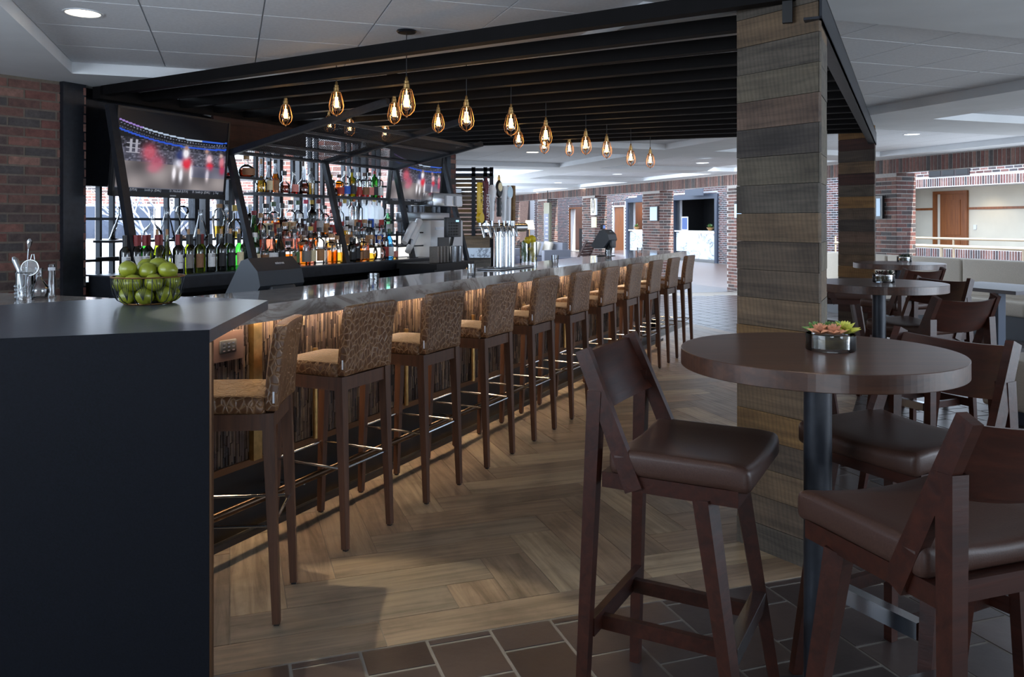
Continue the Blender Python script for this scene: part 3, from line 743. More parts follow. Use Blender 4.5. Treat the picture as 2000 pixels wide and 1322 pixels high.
# stools ------------------------------------------------------------
def leg(p, q, w0, w1, mt, par, name='leg'): return MB().beam(q, p, w1, w1, 0, w0, w0).obj(name, mt, par)
def make_stool():
    t = thing('bar_stool', '', 'stool', (0, 0, 0), 0, None)
    bend = lambda v_: Vector((v_.x, v_.y - .035*((v_.z-.72)/.34)**2 + .016*math.cos(v_.x/.177*1.3) - .016, v_.z))
    o = MB().rbox(-.177, .177, -.200, -.150, .752, 1.06, .014, 2, 0, bend).obj('backrest', croc, t)
    MB().box(-.1795, -.1765, -.199, -.193, .785, .825).obj('care_tag', white_tag, o)
    MB().rbox(-.18, .18, -.165, .20, .745, .808, .018, 3, 0, lambda v_: Vector((v_.x, v_.y, v_.z-.008*((v_.y-.02)/.18)**4))).obj('seat', croc, t)
    mb = MB(); mb.box(-.178, .178, -.19, -.165, .69, .747).box(-.178, .178, .165, .19, .69, .747).box(-.178, -.153, -.165, .165, .69, .747).box(.153, .178, -.165, .165, .69, .747); mb.obj('apron', stool_w, t)
    for sx in (-1, 1):
        leg((sx*.162, -.176, .75), (sx*.168, -.205, .008), .042, .026, stool_w, t)
        leg((sx*.162, .172, .75), (sx*.166, .200, .008), .040, .026, stool_w, t)
    r = .0055; z = .35; A = [(-.165, -.19), (.165, -.19), (.163, .188), (-.163, .188)]
    for k in range(4): MB().tube([A[k]+(z,), A[(k+1) % 4]+(z,)], r, 8).obj('footrest_rod', chrome, t)
    for sx in (-1, 1):
        for y_ in (-.205, .2): MB().box(sx*.167-.009, sx*.167+.009, y_-.009, y_+.009, 0, .009).obj('glide', black_m, t)
    return t
st0 = make_stool(); gname = 'tan crocodile-embossed stools along the bar'
names = ['nearest of the straight row, right after the turned one'] + [ORD[k]+' of the straight row counted from the near end' for k in range(1, 9)]+['last of the row at the far end of the bar']
for k in range(10):
    o = st0 if k == 0 else dup(st0)
    o.location = Bw(.325+.66*k, -.085, 0); o.rotation_euler = (0, 0, BA); o['group'] = gname
    o['label'] = 'tan crocodile stool, '+names[k]
o = dup(st0); o.location = (-.845-.205*.9965, 3.06-.205*.084, 0); o.rotation_euler = (0, 0, math.radians(94.8)); o['group'] = gname
o['label'] = 'tan crocodile stool turned sideways at the near end beside the navy panel'

# glasses, vases, tools on the bar ------------------------------------
tg = MB().lathe([(.024, 0), (.027, .012), (.030, .075), (.0275, .075), (.024, .016), (.001, .013)], 16)
for k in range(9):
    for zz in (.025, .045, .062):
        a_ = 2*PI*k/9+zz*20; tg.lathe([(.0, -.006), (.005, 0), (0, .006)], 6, .0285*math.cos(a_), .0285*math.sin(a_), zz)
tgm = tg.mesh('tumbler', g_clear)
for k, (x_, y_) in enumerate([(729.5, 561), (920.5, 538), (1084, 516), (1188, 503), (1249.5, 496.5)]):
    P = pz(x_, y_, 1.07); o = link('glass_tumbler', tgm, None, (P.x, P.y, 1.0705))
    tag(o, 'hammered glass tumbler on the bar top, %s' % ['nearest the camera', 'second from the near end, by the taps', 'third, right of the citrus vases', 'fourth, below the far till', 'farthest, at the bar end'][k], 'glass', 'hammered tumblers on the bar')
def fruit_mesh(mt, r, l=1.15): return MB().lathe([(0, -r*l), (r*.35, -r*l*.93), (r*.8, -r*.62), (r, 0), (r*.8, r*.62), (r*.35, r*l*.93), (.0, r*l)], 14).mesh('fruit', mt)
lime_me, lemon_me = fruit_mesh(lime_d, .031), fruit_mesh(lemon_m, .033)
for nm, x_, me_, lab in (('lime', 1024.5, lime_me, 'limes'), ('lemon', 1040, lemon_me, 'lemons')):
    P = pz(x_, 515, 1.07); v_ = thing('cylinder_vase', 'clear cylinder vase filled with %s standing on the bar beyond the taps' % lab, 'vase', (P.x, P.y, 1.0705))
    MB().lathe([(.040, 0), (.040, .185), (.037, .185), (.037, .01), (.001, .01)], 20).obj('glass_wall', g_clear, v_)
    for k in range(4 if nm == 'lime' else 5):
        zz = .045+.042*k; a_ = k*2.4
        o = link(nm, me_, None, (P.x+.006*math.cos(a_), P.y+.006*math.sin(a_), 1.0705+zz), 0, (1.3, .3*k, k))
        tag(o, '%s inside its clear vase, %s from the bottom' % (nm, ORD[k]), 'fruit', lab+' in the glass vase')
o = link('lemon', lemon_me, None, (pz(1033, 515, 1.07).x-.01, 6.98, 1.0705+.20), 0, (1.2, 0, .5)); tag(o, 'lemon perched between the two citrus vase rims', 'fruit')
# wire bowl of limes
BC = Vector((-1.408, 3.17, 1.1085)); bowl = thing('wire_bowl', 'round dark wire bowl heaped with limes on the charcoal counter end', 'bowl', BC)
def ring(r, z, n=40): return [(r*math.cos(2*PI*k/n), r*math.sin(2*PI*k/n), z) for k in range(n)]
prof = [(.085, .003), (.108, .016), (.124, .04), (.129, .075), (.131, .105)]
MB().tube(ring(.131, .105), .0032, 6, 0, True).tube(ring(.085, .003), .003, 6, 0, True).obj('rim', brass_d, bowl)
mb = MB()
for k in range(12):
    a_ = 2*PI*k/12; mb.tube([(r_*math.cos(a_), r_*math.sin(a_), z_) for r_, z_ in prof], .0018, 5)
    for e in range(5):
        a0, a1 = a_+(.52*(e/5)), a_+.52-(.0); mb.tube([(.130*math.cos(a0), .130*math.sin(a0), .1), (.113*math.cos(a_+.26), .113*math.sin(a_+.26), .02)], .0011, 4)
for r_ in (.03, .06): mb.tube(ring(r_, .002, 24), .0015, 4, 0, True)
mb.obj('wires', steel_d, bowl)
ps = [(-.05, -.06, .034), (.02, -.075, .034), (.075, -.03, .036), (.07, .045, .034), (0, .06, .034), (-.07, .02, .034), (0, -.005, .036), (-.085, -.035, .082), (-.02, -.085, .085), (.05, -.065, .085),
      (.09, 0, .085), (.04, .06, .085), (-.04, .06, .085), (-.06, .0, .1), (-.055, -.05, .135), (.012, -.03, .128), (.03, .02, .145), (.085, -.02, .13), (-.02, .03, .14)]
lm2 = fruit_mesh(lime_m, .0335, 1.1)
for k, p in enumerate(ps):
    o = link('lime', lm2, None, BC+Vector(p), 0, (R.uniform(0, 3), R.uniform(0, 3), R.uniform(0, 3)))
    top = p[2] > .12; tag(o, 'lime in the wire bowl, %s of the %s layer' % (ORD[[q for q in range(len(ps)) if (ps[q][2] > .12) == top and (ps[q][2] > .06) == (p[2] > .06)].index(k)], 'top' if top else 'middle' if p[2] > .06 else 'bottom'), 'lime', 'limes in the wire bowl')
# mixing tools on the left marble
def onm(x_, y_): P = pz(x_, y_, 1.07); return Vector((P.x, P.y, 1.0705))
P = onm(76, 583); fl = thing('glass_flask', 'clear round-bellied glass flask with a narrow neck on the left marble', 'flask', P)
MB().lathe([(.02, 0), (.035, .006), (.044, .03), (.040, .055), (.022, .078), (.015, .09), (.015, .135), (.019, .14), (.013, .138), (.012, .09), (.02, .076), (.036, .053), (.04, .03), (.03, .01), (0, .008)], 24).obj('body', g_clear, fl)
P = onm(48, 585); mg = thing('mixing_glass', 'cut-glass mixing glass holding bar tools at the far left', 'glass', P)
MB().lathe([(.036, 0), (.038, .12), (.040, .125), (.035, .12), (.033, .012), (0, .012)], 20).obj('body', g_clear, mg)
mb = MB()
for k in range(14):
    for q in range(4): a_ = 2*PI*k/14+q*.22; mb.lathe([(0, -.008), (.0055, 0), (0, .008)], 4, .0375*math.cos(a_), .0375*math.sin(a_), .015+.016*q)
mb.obj('cut_pattern', g_clear, mg)
P2 = P+Vector((0, 0, .015))
o = MB().tube([(0, 0, 0), (.012, 0, .12), (.018, 0, .215)], .0022, 6).tube([(.018, 0, .215), (.022, 0, .235), (.024, 0, .25), (.023, 0, .262)], [.003, .009, .012, .005], 10).obj('bar_spoon', chrome, None, P2); tag(o, 'tall twisted bar spoon with a teardrop end in the mixing glass', 'spoon')
o = MB().tube([(-.01, 0, .0), (-.03, .01, .12), (-.05, .01, .165)], [.006, .012, .014], 12).tube([(-.05, .01, .165), (-.058, .01, .178)], [.014, .006], 12).obj('muddler', brushed, None, P2); tag(o, 'metal muddler leaning out of the mixing glass on its left', 'muddler')
o = MB().tube([(0, .01, 0), (-.002, .01, .16)], .0025, 6).obj('tongs', chrome, None, P2); tag(o, 'thin metal tongs standing in the middle of the mixing glass', 'tongs')
stn = thing('cocktail_strainer', 'round mesh cocktail strainer with spring coil over the mixing glass', 'strainer', P2+Vector((.03, -.01, .13)), 0, None, (1.35, 0, .2))
MB().tube(ring(.036, 0, 28), .0025, 6, 0, True).obj('rim', chrome, stn)
MB().lathe([(.035, 0), (.026, -.018), (.012, -.027), (0, -.03)], 20).obj('mesh_bowl', g_clear, stn)
MB().tube([(-.037+.008*math.cos(q*1.6), -.02+.008*math.sin(q*1.6), -.002*q+.02) for q in range(30)], .0012, 4).obj('coil', chrome, stn)
MB().tube([(.0, .035, 0), (.005, .06, .004), (.014, .062, .004), (.018, .036, .0)], .0018, 5).obj('handle', chrome, stn)
P = onm(101, 580); gc = thing('measuring_cylinder', 'tall thin glass measuring cylinder right of the flask', 'measuring glass', P)
MB().lathe([(.017, 0), (.0155, .006), (.0145, .15), (.016, .155), (.013, .15), (.013, .01), (0, .01)], 18).obj('tube', g_clear, gc)
MB().lathe([(.0150, .125), (.0152, .126), (.0152, .138), (.0150, .139)], 18).obj('scale_band', white_tag, gc)

# tills ----------------------------------------------------------------
def till(name, label, s, t, z, rz, k=1.0):
    t_ = thing(name, label, 'till', Bw(s, t, z), rz)
    b = MB(); pr = [(-.11, .0), (-.16, .03), (-.02, .255), (.03, .27), (.10, .20), (.12, .12), (.03, .0)]
    vs = [(-.18, y, z_) for y, z_ in pr]+[(.18, y, z_) for y, z_ in pr]; n = len(pr)
    b.add(vs, [tuple(range(n)), tuple(range(2*n-1, n-1, -1))]+[(i, i+n, (i+1) % n+n, (i+1) % n) for i in range(n)]); b.obj('housing', grey_p, t_)
    d = Vector((0, .14, .225)).normalized(); up = Vector((0, -d.z, d.y))
    q = [Vector((-.165, -.155, .042)), Vector((.165, -.155, .042)), Vector((.165, -.03, .245)), Vector((-.165, -.03, .245))]
    MB().add([p+up*.004 for p in q], [(0, 1, 2, 3)]).obj('display', black_m, t_)
    MB().rbox(-.205, -.178, -.10, -.05, .06, .20, .006).obj('card_reader', grey_p, t_)
    MB().tube([(0, .03, .14), (0, .06, .04), (0, .04, -.1)], [.05, .055, .05], 12).obj('stand', black_m, t_)
    MB().rbox(-.12, .12, -.1, .12, -.14, -.11, .01).obj('base', black_m, t_)
    text('lettering', 'micros', .026, white_p, t_, (-.03, .068, .238), (PI/4, 0, PI))
    MB().rbox(-.10, .10, .085, .135, .0, .12, .02).obj('rear_cover', grey_p, t_)
    for q_ in range(3): MB().box(-.182, -.180, -.02+.02*q_, -.008+.02*q_, .06, .2).obj('vent_slot', black_m, t_)
    return t_
P = pz(528, 560, 1.0); 
tl = till('till', 'big charcoal till seen from behind between bar and wine bottles', .86, .80, .955, BA+PI)
tl2 = till('till', 'dark till with small blue customer display at the far end of the bar', 5.48, .40, 1.155, BA+PI); tl2.scale = (.72, .72, .72)
o = MB().rbox(-.06, .06, -.02, .02, .27, .34, .008).obj('customer_display', grey_p, tl2); o.location = (.11, 0, .0)
MB().box(-.045, .045, .021, .023, .285, .33).obj('small_display', lcd2, o)

# beer tap tower ---------------------------------------------------------
TP = pz(985, 524, 1.07); ts_, tt_ = toB(TP); tap = Bthing('tap_tower', 'polished steel beer tap tower with a row of tap handles', 'beer tower', ts_, tt_, 1.07)
ZT_ = .315
for s_ in (-.10, -.0): MB().tube([(s_, 0, 0), (s_, 0, ZT_-.03)], .030, 20).obj('column', chrome, tap); MB().lathe([(.045, 0), (.045, .008), (.032, .014)], 20, s_, 0, 0).obj('base_flange', chrome, tap)
MB().tube([(-.30, 0, ZT_), (.36, 0, ZT_)], .036, 20).obj('cross_tube', chrome, tap)
MB().tube([(.07, -.02, 0), (.07, -.02, ZT_+.06)], .034, 20).obj('front_column', chrome, tap)
MB().rbox(-.3, .3, -.12, .08, .0005, .012, .005).obj('drip_tray', brushed, tap)
handles = [(-.52, 'yellow', .27), (-.42, 'maroon', .28), (-.33, 'grey', .26), (-.22, 'black', .31), (-.14, 'white', .26), (-.06, 'disc', .27), (.02, 'wood', .27)]
yel = plain('yellow_paint', c(198, 164, 30), .4); mar = plain('maroon_paint', c(82, 20, 34), .4); ltb = plain('pale_blue_enamel', c(190, 214, 228), .25)
facing = math.radians(0)
for s_, kind, hh in handles:
    mb = MB(); mb.tube([(s_, -.03, ZT_+.0), (s_, -.085, ZT_+.0), (s_, -.10, ZT_-.07)], [.016, .014, .009], 10).tube([(s_, -.065, ZT_), (s_, -.065, ZT_+.055)], .007, 8); f_ = mb.obj('faucet', chrome, tap)
    y0 = -.065; z0 = ZT_+.05
    if kind == 'yellow':
        o = MB().rbox(s_-.024, s_+.024, y0-.012, y0+.012, z0+.05, z0+hh, .004).obj('tap_handle', yel, tap); o['label'] = 'yellow rectangular tap handle with a round badge'
        MB().tube([(s_, y0-.018, z0+.02), (s_, y0+.01, z0+.02)], .036, 16).obj('badge', yel, o)
        text('lettering', 'O T T E R   Est', .020, black_m, o, (s_-.0, y0-.0135, z0+.19), (PI/2, PI/2, 0))
    elif kind == 'maroon':
        mb = MB(); mb.rbox(s_-.026, s_+.026, y0-.010, y0+.010, z0, z0+hh, .004); o = mb.obj('tap_handle', mar, tap); o['label'] = 'maroon tap handle with leaf top and white lettering'
        MB().prism([(s_-.04, z0+hh-.05), (s_-.05, z0+hh+.005), (s_-.018, z0+hh-.012), (s_, z0+hh+.03), (s_+.02, z0+hh-.01), (s_+.045, z0+hh-.03), (s_+.04, z0+hh-.09), (s_, z0+hh-.1)], -.006, .006).obj('leaf', mar, o).matrix_local = Matrix.Translation((0, y0, 0)) @ Matrix.Rotation(PI/2, 4, 'X')
        text('lettering', 'HONEY!', .05, white_tag, o, (s_-.002, y0-.0115, z0+.1), (PI/2, PI/2, 0)); text('lettering', 'LEATHER', .03, white_tag, o, (s_+.016, y0-.0115, z0+.24), (PI/2, PI/2, 0))
    elif kind == 'grey':
        o = MB().tube([(s_, y0, z0), (s_, y0, z0+.1), (s_+.005, y0, z0+hh-.04), (s_+.008, y0, z0+hh)], [.014, .018, .03, .016], 10).obj('tap_handle', white_p, tap); o['label'] = 'pale grey tap handle with dark lettering'
        text('lettering', 'BREWING', .022, black_m, o, (s_, y0-.022, z0+.12), (PI/2, PI/2, 0))
    elif kind == 'black':
        o = MB().tube([(s_, y0, z0+.03+q*.020) for q in range(8)], [.017+.004*(q % 2) for q in range(9)], 10).obj('tap_handle', black_m, tap); o['label'] = 'black turned tap handle with an oval badge'
        b_ = MB().lathe([(.001, -.012), (.040, -.010), (.046, 0), (.040, .010), (.001, .012)], 24).obj('oval_badge', black_m, o); b_.location = (s_, y0, z0+.235); b_.rotation_euler = (PI/2, 0, 0); b_.scale = (1, 1.45, 1)
        b2 = MB().lathe([(.001, 0), (.033, 0), (.033, .003), (.001, .003)], 24).obj('badge_face', LAB['cream'], o); b2.location = (s_, y0-.010, z0+.25); b2.rotation_euler = (PI/2, 0, 0)
        MB().lathe([(.012, 0), (.009, .01), (.012, .02), (.004, .045)], 10, s_, y0, z0+.295).obj('finial', brass, o)
    elif kind == 'white':
        o = MB().tube([(s_, y0, z0), (s_, y0, z0+.15), (s_, y0, z0+hh)], [.016, .022, .03], 10).obj('tap_handle', white_p, tap); o['label'] = 'plain white tap handle behind the black one'
    elif kind == 'disc':
        o = MB().tube([(s_, y0, z0), (s_, y0, z0+.18)], [.018, .022], 10).obj('tap_handle', white_p, tap); o['label'] = 'white tap handle with a pale blue disc'
        b_ = MB().lathe([(.001, -.014), (.050, -.014), (.054, 0), (.05, .014), (.001, .014)], 24).obj('disc', white_p, o); b_.location = (s_, y0, z0+.215); b_.rotation_euler = (PI/2, 0, 0)
        b2 = MB().lathe([(.001, 0), (.044, 0), (.044, .003), (.001, .003)], 24).obj('disc_face', ltb, o); b2.location = (s_, y0-.014, z0+.215); b2.rotation_euler = (PI/2, 0, 0)
    else:
        o = MB().rbox(s_-.02, s_+.02, y0-.012, y0+.012, z0, z0+hh, .003).obj('tap_handle', recl['orange'], tap); o['label'] = 'rough wooden tap handle'
# small back rail strip along the bar rear edge (service ledge)
# ================================================================== BACK BAR
bb_ = Bthing('back_counter', 'dark back-bar counter under the bottles with open space below', 'counter')
ZB = 1.03; TB0 = 2.38
MB().box(1.42, 5.3, TB0, 3.08, ZB-.012, ZB).obj('counter_top', slab_m, bb_)
MB().box(1.42, 5.3, TB0, TB0+.03, ZB-.10, ZB-.012).obj('fascia', steel_d, bb_)
MB().box(5.27, 5.3, TB0, 3.05, .0, ZB-.012).obj('side_panel', steel_d, bb_); MB().box(1.42, 1.45, TB0, 3.05, 0, ZB-.012).obj('side_panel', steel_d, bb_)
MB().box(1.46, 5.26, 2.98, 3.05, 0, ZB-.012).obj('rear_panel', black_m, bb_)
for k in range(3):
    s_ = 1.47+1.265*k; cl = Bthing('bar_cooler', 'stainless under-counter cooler, %s from the left below the back bar' % ORD[k], 'cooler', s_, 2.48, 0, 'coolers under the back bar')
    MB().box(0, 1.26, 0, .44, .06, .84).obj('cabinet', brushed, cl); MB().box(.02, .62, -.025, 0, .1, .8).box(.64, 1.24, -.025, 0, .1, .8).obj('door', brushed, cl); MB().box(.05, 1.2, .02, .4, 0, .06).obj('plinth', black_m, cl)
    MB().tube([(.56, -.045, .3), (.56, -.045, .65)], .008, 8).tube([(.70, -.045, .3), (.70, -.045, .65)], .008, 8).obj('handle', chrome, cl)

# steel shelving grid
sh = Bthing('steel_shelving', 'black steel shelving grid full of bottles in front of the window', 'shelving')
def bar_(mb, p, q, w_=.028): return mb.beam(p, q, w_, w_)
S_ = lambda x_, t=2.92: s_at(x_, t)
up = [(1.30, 1.03, 2.34), (2.52, 1.03, 2.34)] 
for x_, z0, z1 in ((500, 1.03, 2.05), (611, 1.03, 2.05), (630, 1.03, 2.05), (660, 1.03, 1.7), (700, 1.70, 2.1), (751, 1.03, 1.7), (766, 1.03, 2.1), (572, 1.70, 2.05), (454, 1.03, 1.82), (435, 1.03, 1.7)):
    MB().box(S_(x_)-.016, S_(x_)+.016, 2.905, 2.94, z0, z1).obj('upright', steel_d, sh)
s0, s1 = S_(500, 2.8), S_(752, 2.8)
ZS = 1.695
MB().box(s0, s1, 2.74, 2.95, ZS-.026, ZS).obj('shelf', steel_d, sh)
MB().box(S_(441, 2.8), S_(500, 2.8), 2.72, 2.95, 1.80, 1.822).obj('shelf', steel_d, sh)
MB().box(1.38, 5.28, 2.78, 2.95, 1.272, 1.29).obj('shelf', steel_d, sh)
MB().box(2.95, 5.25, 2.66, 2.80, 1.155, 1.17).obj('shelf', steel_d, sh)
MB().box(2.95, 5.25, 2.672, 2.68, 1.04, 1.15).obj('lit_riser', glow_riser, sh)
MB().box(2.95, 5.25, 2.812, 2.82, 1.18, 1.268).obj('lit_riser', glow_riser, sh)
MB().box(2.9, 5.28, 2.90, 2.92, 1.44, 1.455).obj('tie_rod', steel_d, sh)
MB().box(1.38, 2.52, 2.90, 2.92, 1.15, 1.165).obj('tie_rod', steel_d, sh)

# leaning posts with their rising struts, mesh canopy
posts = []
for k, (xb, xt, yt) in enumerate(((268, 215, 205), (499, 446, 290), (677, 635, 320), (806, 773, 333), (915, 863, 305))):
    s_ = s_at(xb, 2.47); s2 = s_; 
    p_ = (xt-CX)/F; o_ = BO+U*s_; t2 = (p_*o_.y-o_.x)/(V.x-p_*V.y); P = Bw(s_, t2); z2 = H-(yt-HY)/F*P.y
    posts.append((s_, t2, z2))
    pp = Bthing('leaning_post', 'black steel post leaning back over the bottles, %s from the left' % ORD[k], 'post', s_, 2.47, ZB if k < 4 else .9, 'leaning posts of the back bar')
    MB().beam((0, 0, 0), (0, t2-2.47, z2-(ZB if k < 4 else .9)), .06, .045).obj('post', steel_d, pp)
    MB().box(-.05, .05, -.04, .04, 0, .008).obj('foot_plate', steel_d, pp)
zc0 = sum(p[2] for p in posts[1:4])/3
can = Bthing('mesh_canopy', 'sloping steel mesh canopy hung in front of the shelves between the televisions', 'canopy')
sA, sB = posts[1][0], posts[3][0]; tA = sum(p[1] for p in posts[1:4])/3; zA = zc0
def slope(t): return zA+(2.355-zA)*(tA-t)/(tA-1.13)
tO = 1.95
for s_ in (posts[1][0], posts[2][0]): MB().beam((s_, tA, zA), (s_, 1.13, 2.355), .05, .05).obj('rising_strut', steel_d, can)
MB().beam((posts[3][0], tA, zA), (posts[3][0], tO-.35, slope(tO-.35)), .05, .05).obj('rising_strut', steel_d, can)
for t_ in (tA, 2.42, tO+.05): MB().beam((sA, t_, slope(t_)), (sB, t_, slope(t_)), .04, .03).obj('frame_bar', steel_d, can)
MB().beam((sA, 1.70, slope(1.7)), (sB+.0, 1.70, slope(1.7)), .03, .03).obj('frame_bar', steel_d, can)
mb = MB(); n1 = int((sB-sA)/.024); L_ = tA-1.7
for k in range(n1+1):
    s_ = sA+k*(sB-sA)/n1; mb.beam((s_, tA, slope(tA)), (s_, 1.7, slope(1.7)), .006, .003)
n2 = int(L_/.028)
for k in range(n2+1): t_ = 1.7+k*L_/n2; mb.beam((sA, t_, slope(t_)+.003), (sB, t_, slope(t_)+.003), .006, .003)
stuff(mb.obj('expanded_mesh', steel_d, can))

# ================================================================== PERGOLA, PILLARS
pg = Bthing('slatted_canopy', 'overhead canopy of many parallel dark steel rafters above the bar', 'pergola')
for i in range(14):
    sb, sf = 1.46+.358*i, .85+.425*i
    o = MB().beam((sb, 2.92, 2.404), (sf, -2.06, 2.376), .07, .070).obj('rafter', rafter_m, pg)
MB().box(1.40, 6.6, 2.90, 2.98, 2.34, 2.43).obj('rear_header', rafter_m, pg)
hd = Bthing('header_beam', 'dark steel channel beam running between the two timber-clad pillars', 'beam')
MB().box(.78, 6.75, -2.17, -2.16, 2.24, 2.37).box(.78, 6.75, -2.17, -2.10, 2.24, 2.25).box(.78, 6.75, -2.17, -2.10, 2.36, 2.37).obj('channel', steel_d, hd)
br_ = Bthing('beam_hanger', 'small dark hanger bracket on the pillar face under the front rafter', 'bracket', .845, -2.03, 2.25)
MB().box(-.012, .012, -.02, .02, 0, .09).obj('tab', black_m, br_)
# rear reddish fascia near the first television
MB().box(2.5, 3.7, 2.90, 2.93, 2.08, 2.345).obj('rust_fascia', recl['maroon'], pg)

Aw, Bw_ = Vector((1.006, 3.659, 0)), Vector((1.242, 3.317, 0))
def pillar(label, off, cols_, zt):
    A, B_ = Aw+off, Bw_+off; d = (B_-A); Wd_ = d.length; ang = math.atan2(d.y, d.x)
    t = thing('timber_pillar', label, 'pillar', A, ang)
    ca, sa = math.cos(-ang), math.sin(-ang); ux = U.x*ca-U.y*sa; uy = U.x*sa+U.y*ca
    D = .35; q = [(0, 0), (Wd_, 0), (Wd_+ux*D, uy*D), (ux*D, uy*D)]
    core = [(.02, .02), (Wd_-.01, .02), (Wd_+ux*(D-.02)-.01, uy*(D-.02)), (ux*(D-.02)+.02, uy*(D-.02))]
    MB().prism(core, 0, zt).obj('core', black_m, t)
    n = int(round(zt/.1225))
    for k in range(n):
        z1 = zt-.1225*k; z0 = max(0, z1-.1205); mt = recl[cols_[k % len(cols_)]]; mt2 = recl[R.choice(['olive', 'grey', 'olive', 'tan'])]
        pr = R.uniform(0, .005)
        MB().box(0, Wd_, -pr, .018, z0, z1).obj('plank', mt, t)
        e = .018; sd = [(Wd_, 0), (Wd_+ux*D, uy*D), (Wd_+ux*D-e, uy*D), (Wd_-e, .012)]
        pq = R.uniform(0, .003); sd = [(x_+pq, y_) for x_, y_ in sd]
        MB().prism(sd, z0, z1).obj('plank', mt2, t)
        MB().prism([(0, .018), (e, .018), (ux*D+e, uy*D), (ux*D, uy*D)], z0, z1).obj('plank', mt, t)
        MB().prism([(ux*D, uy*D-.018), (ux*D, uy*D), (Wd_+ux*D-e, uy*D), (Wd_+ux*D-e, uy*D-.018)], z0, z1).obj('plank', mt2, t)
    return t
pillar('big pillar clad in reclaimed timber planks standing behind the nearest high table', Vector((0, 0, 0)), ['grey', 'grey', 'tan', 'grey', 'olive', 'red', 'dark', 'olive', 'grey', 'tan', 'brown', 'brown', 'tan', 'orange', 'brown', 'tan', 'orange', 'brown', 'tan', 'brown'][1:], 2.44)
off2 = U*5.75+V*.0
pillar('farther narrower-looking pillar of dark reclaimed planks behind the second high table', off2, ['orange', 'maroon', 'dark', 'tan', 'maroon', 'grey', 'orange', 'brown', 'dark', 'red', 'brown', 'tan', 'orange', 'brown'], 2.43)

# pendants -----------------------------------------------------------------
def make_pendant():
    t = thing('cage_pendant', '', 'pendant lamp', (0, 0, 0))
    MB().lathe([(.004, .045), (.008, .035), (.008, .022), (.014, .018), (.014, .004), (.018, .0), (.018, -.022), (.024, -.026), (.024, -.030)], 14).obj('socket', brass, t)
    mb = MB()
    for k in range(8):
        a_ = 2*PI*k/8; mb.tube([(r_*math.cos(a_), r_*math.sin(a_), z_) for r_, z_ in ((.025, -.028), (.032, -.04), (.044, -.085), (.050, -.12), (.044, -.152), (.024, -.175), (.004, -.183))], .0019, 5)
    mb.tube(ring(.032, -.038, 20), .0022, 5, 0, True).lathe([(.001, -.192), (.006, -.188), (.007, -.182), (.001, -.178)], 8); mb.obj('cage', brass_d, t)
    MB().lathe([(.013, -.030), (.015, -.05), (.026, -.09), (.031, -.115), (.026, -.138), (.006, -.152), (0, -.154)], 18).obj('bulb', g_bulb, t)
    mb = MB()
    for k in range(6):
        a_ = 2*PI*k/6; mb.tube([(.009*math.cos(a_), .009*math.sin(a_), -.062), (.011*math.cos(a_), .011*math.sin(a_), -.128)], .0020, 4)
    mb.tube([(0, 0, -.03), (0, 0, -.065)], .003, 5); mb.obj('filament', glow_fil, t)
    return t
pd0 = make_pendant(); first = True
cordm = black_m; discm = MB().lathe([(.001, 0), (.055, 0), (.058, -.006), (.05, -.014), (.001, -.014)], 24).mesh('canopy', steel_d)
pend = [(794, 230, .10), (657, 228, .95), (770, 244, .95), (856, 261, .95), (911, 258, .10), (998, 267, .10), (1013, 290, 1.0), (1066, 287, .10), (1063, 301, 1.0), (1112, 306, 1.0), (1144, 303, .10), (1185, 310, .10), (1232, 325, .10), (1270, 329, .10),
        (558, 247, 1.75), (644, 262, 2.2), (683, 268, 2.2), (752, 270, 2.2)]
pl = ['nearest and largest, its canopy on the white ceiling', 'leftmost of the clear row', 'left of the nearest one', 'fourth from the left', 'fifth from the left', 'sixth from the left', 'just right and below the sixth', 'largest right of centre', 'partly behind the one right of centre', 'small one in the back row, right of the pair', 'fourth from the right', 'third from the right', 'second from the right', 'farthest right',
      'seen between the rafters above the canopy', 'left one behind the mesh', 'middle one behind the mesh', 'right one behind the mesh']
for k, (x_, y_, t_) in enumerate(pend):
    s_ = s_at(x_, t_); P = Bw(s_, t_); z_ = z_at(y_, P)+.192
    if k >= 14: z_ = min(z_, 2.42)
    o = pd0 if k == 0 else dup(pd0); 
    for ch in list(o.children):
        if ch.name.startswith(('cord', 'canopy')): bpy.data.objects.remove(ch)
    o.location = (P.x, P.y, z_); o['label'] = 'brass cage pendant lamp, '+pl[k]; o['group'] = 'caged filament pendants over the bar'
    a, b_ = toG(P); tray = any(p < a < q for p, q in AT) and any(p < b_ < q for p, q in BT); zc = (ZT-.012 if tray else ZC)
    if zc-z_ > .1:
        MB().tube([(0, 0, .044), (0, 0, zc-z_-.012)], .0028, 6).obj('cord', black_m, o); cn = link('canopy', discm, o, (0, 0, zc-z_))
    l = bpy.data.lights.new('pendant_glow', 'POINT'); l.energy = 1.5; l.color = (1, .60, .28); l.shadow_soft_size = .03
    lo = bpy.data.objects.new('pendant_glow', l); COL.objects.link(lo); lo.location = (P.x, P.y, z_-.1)

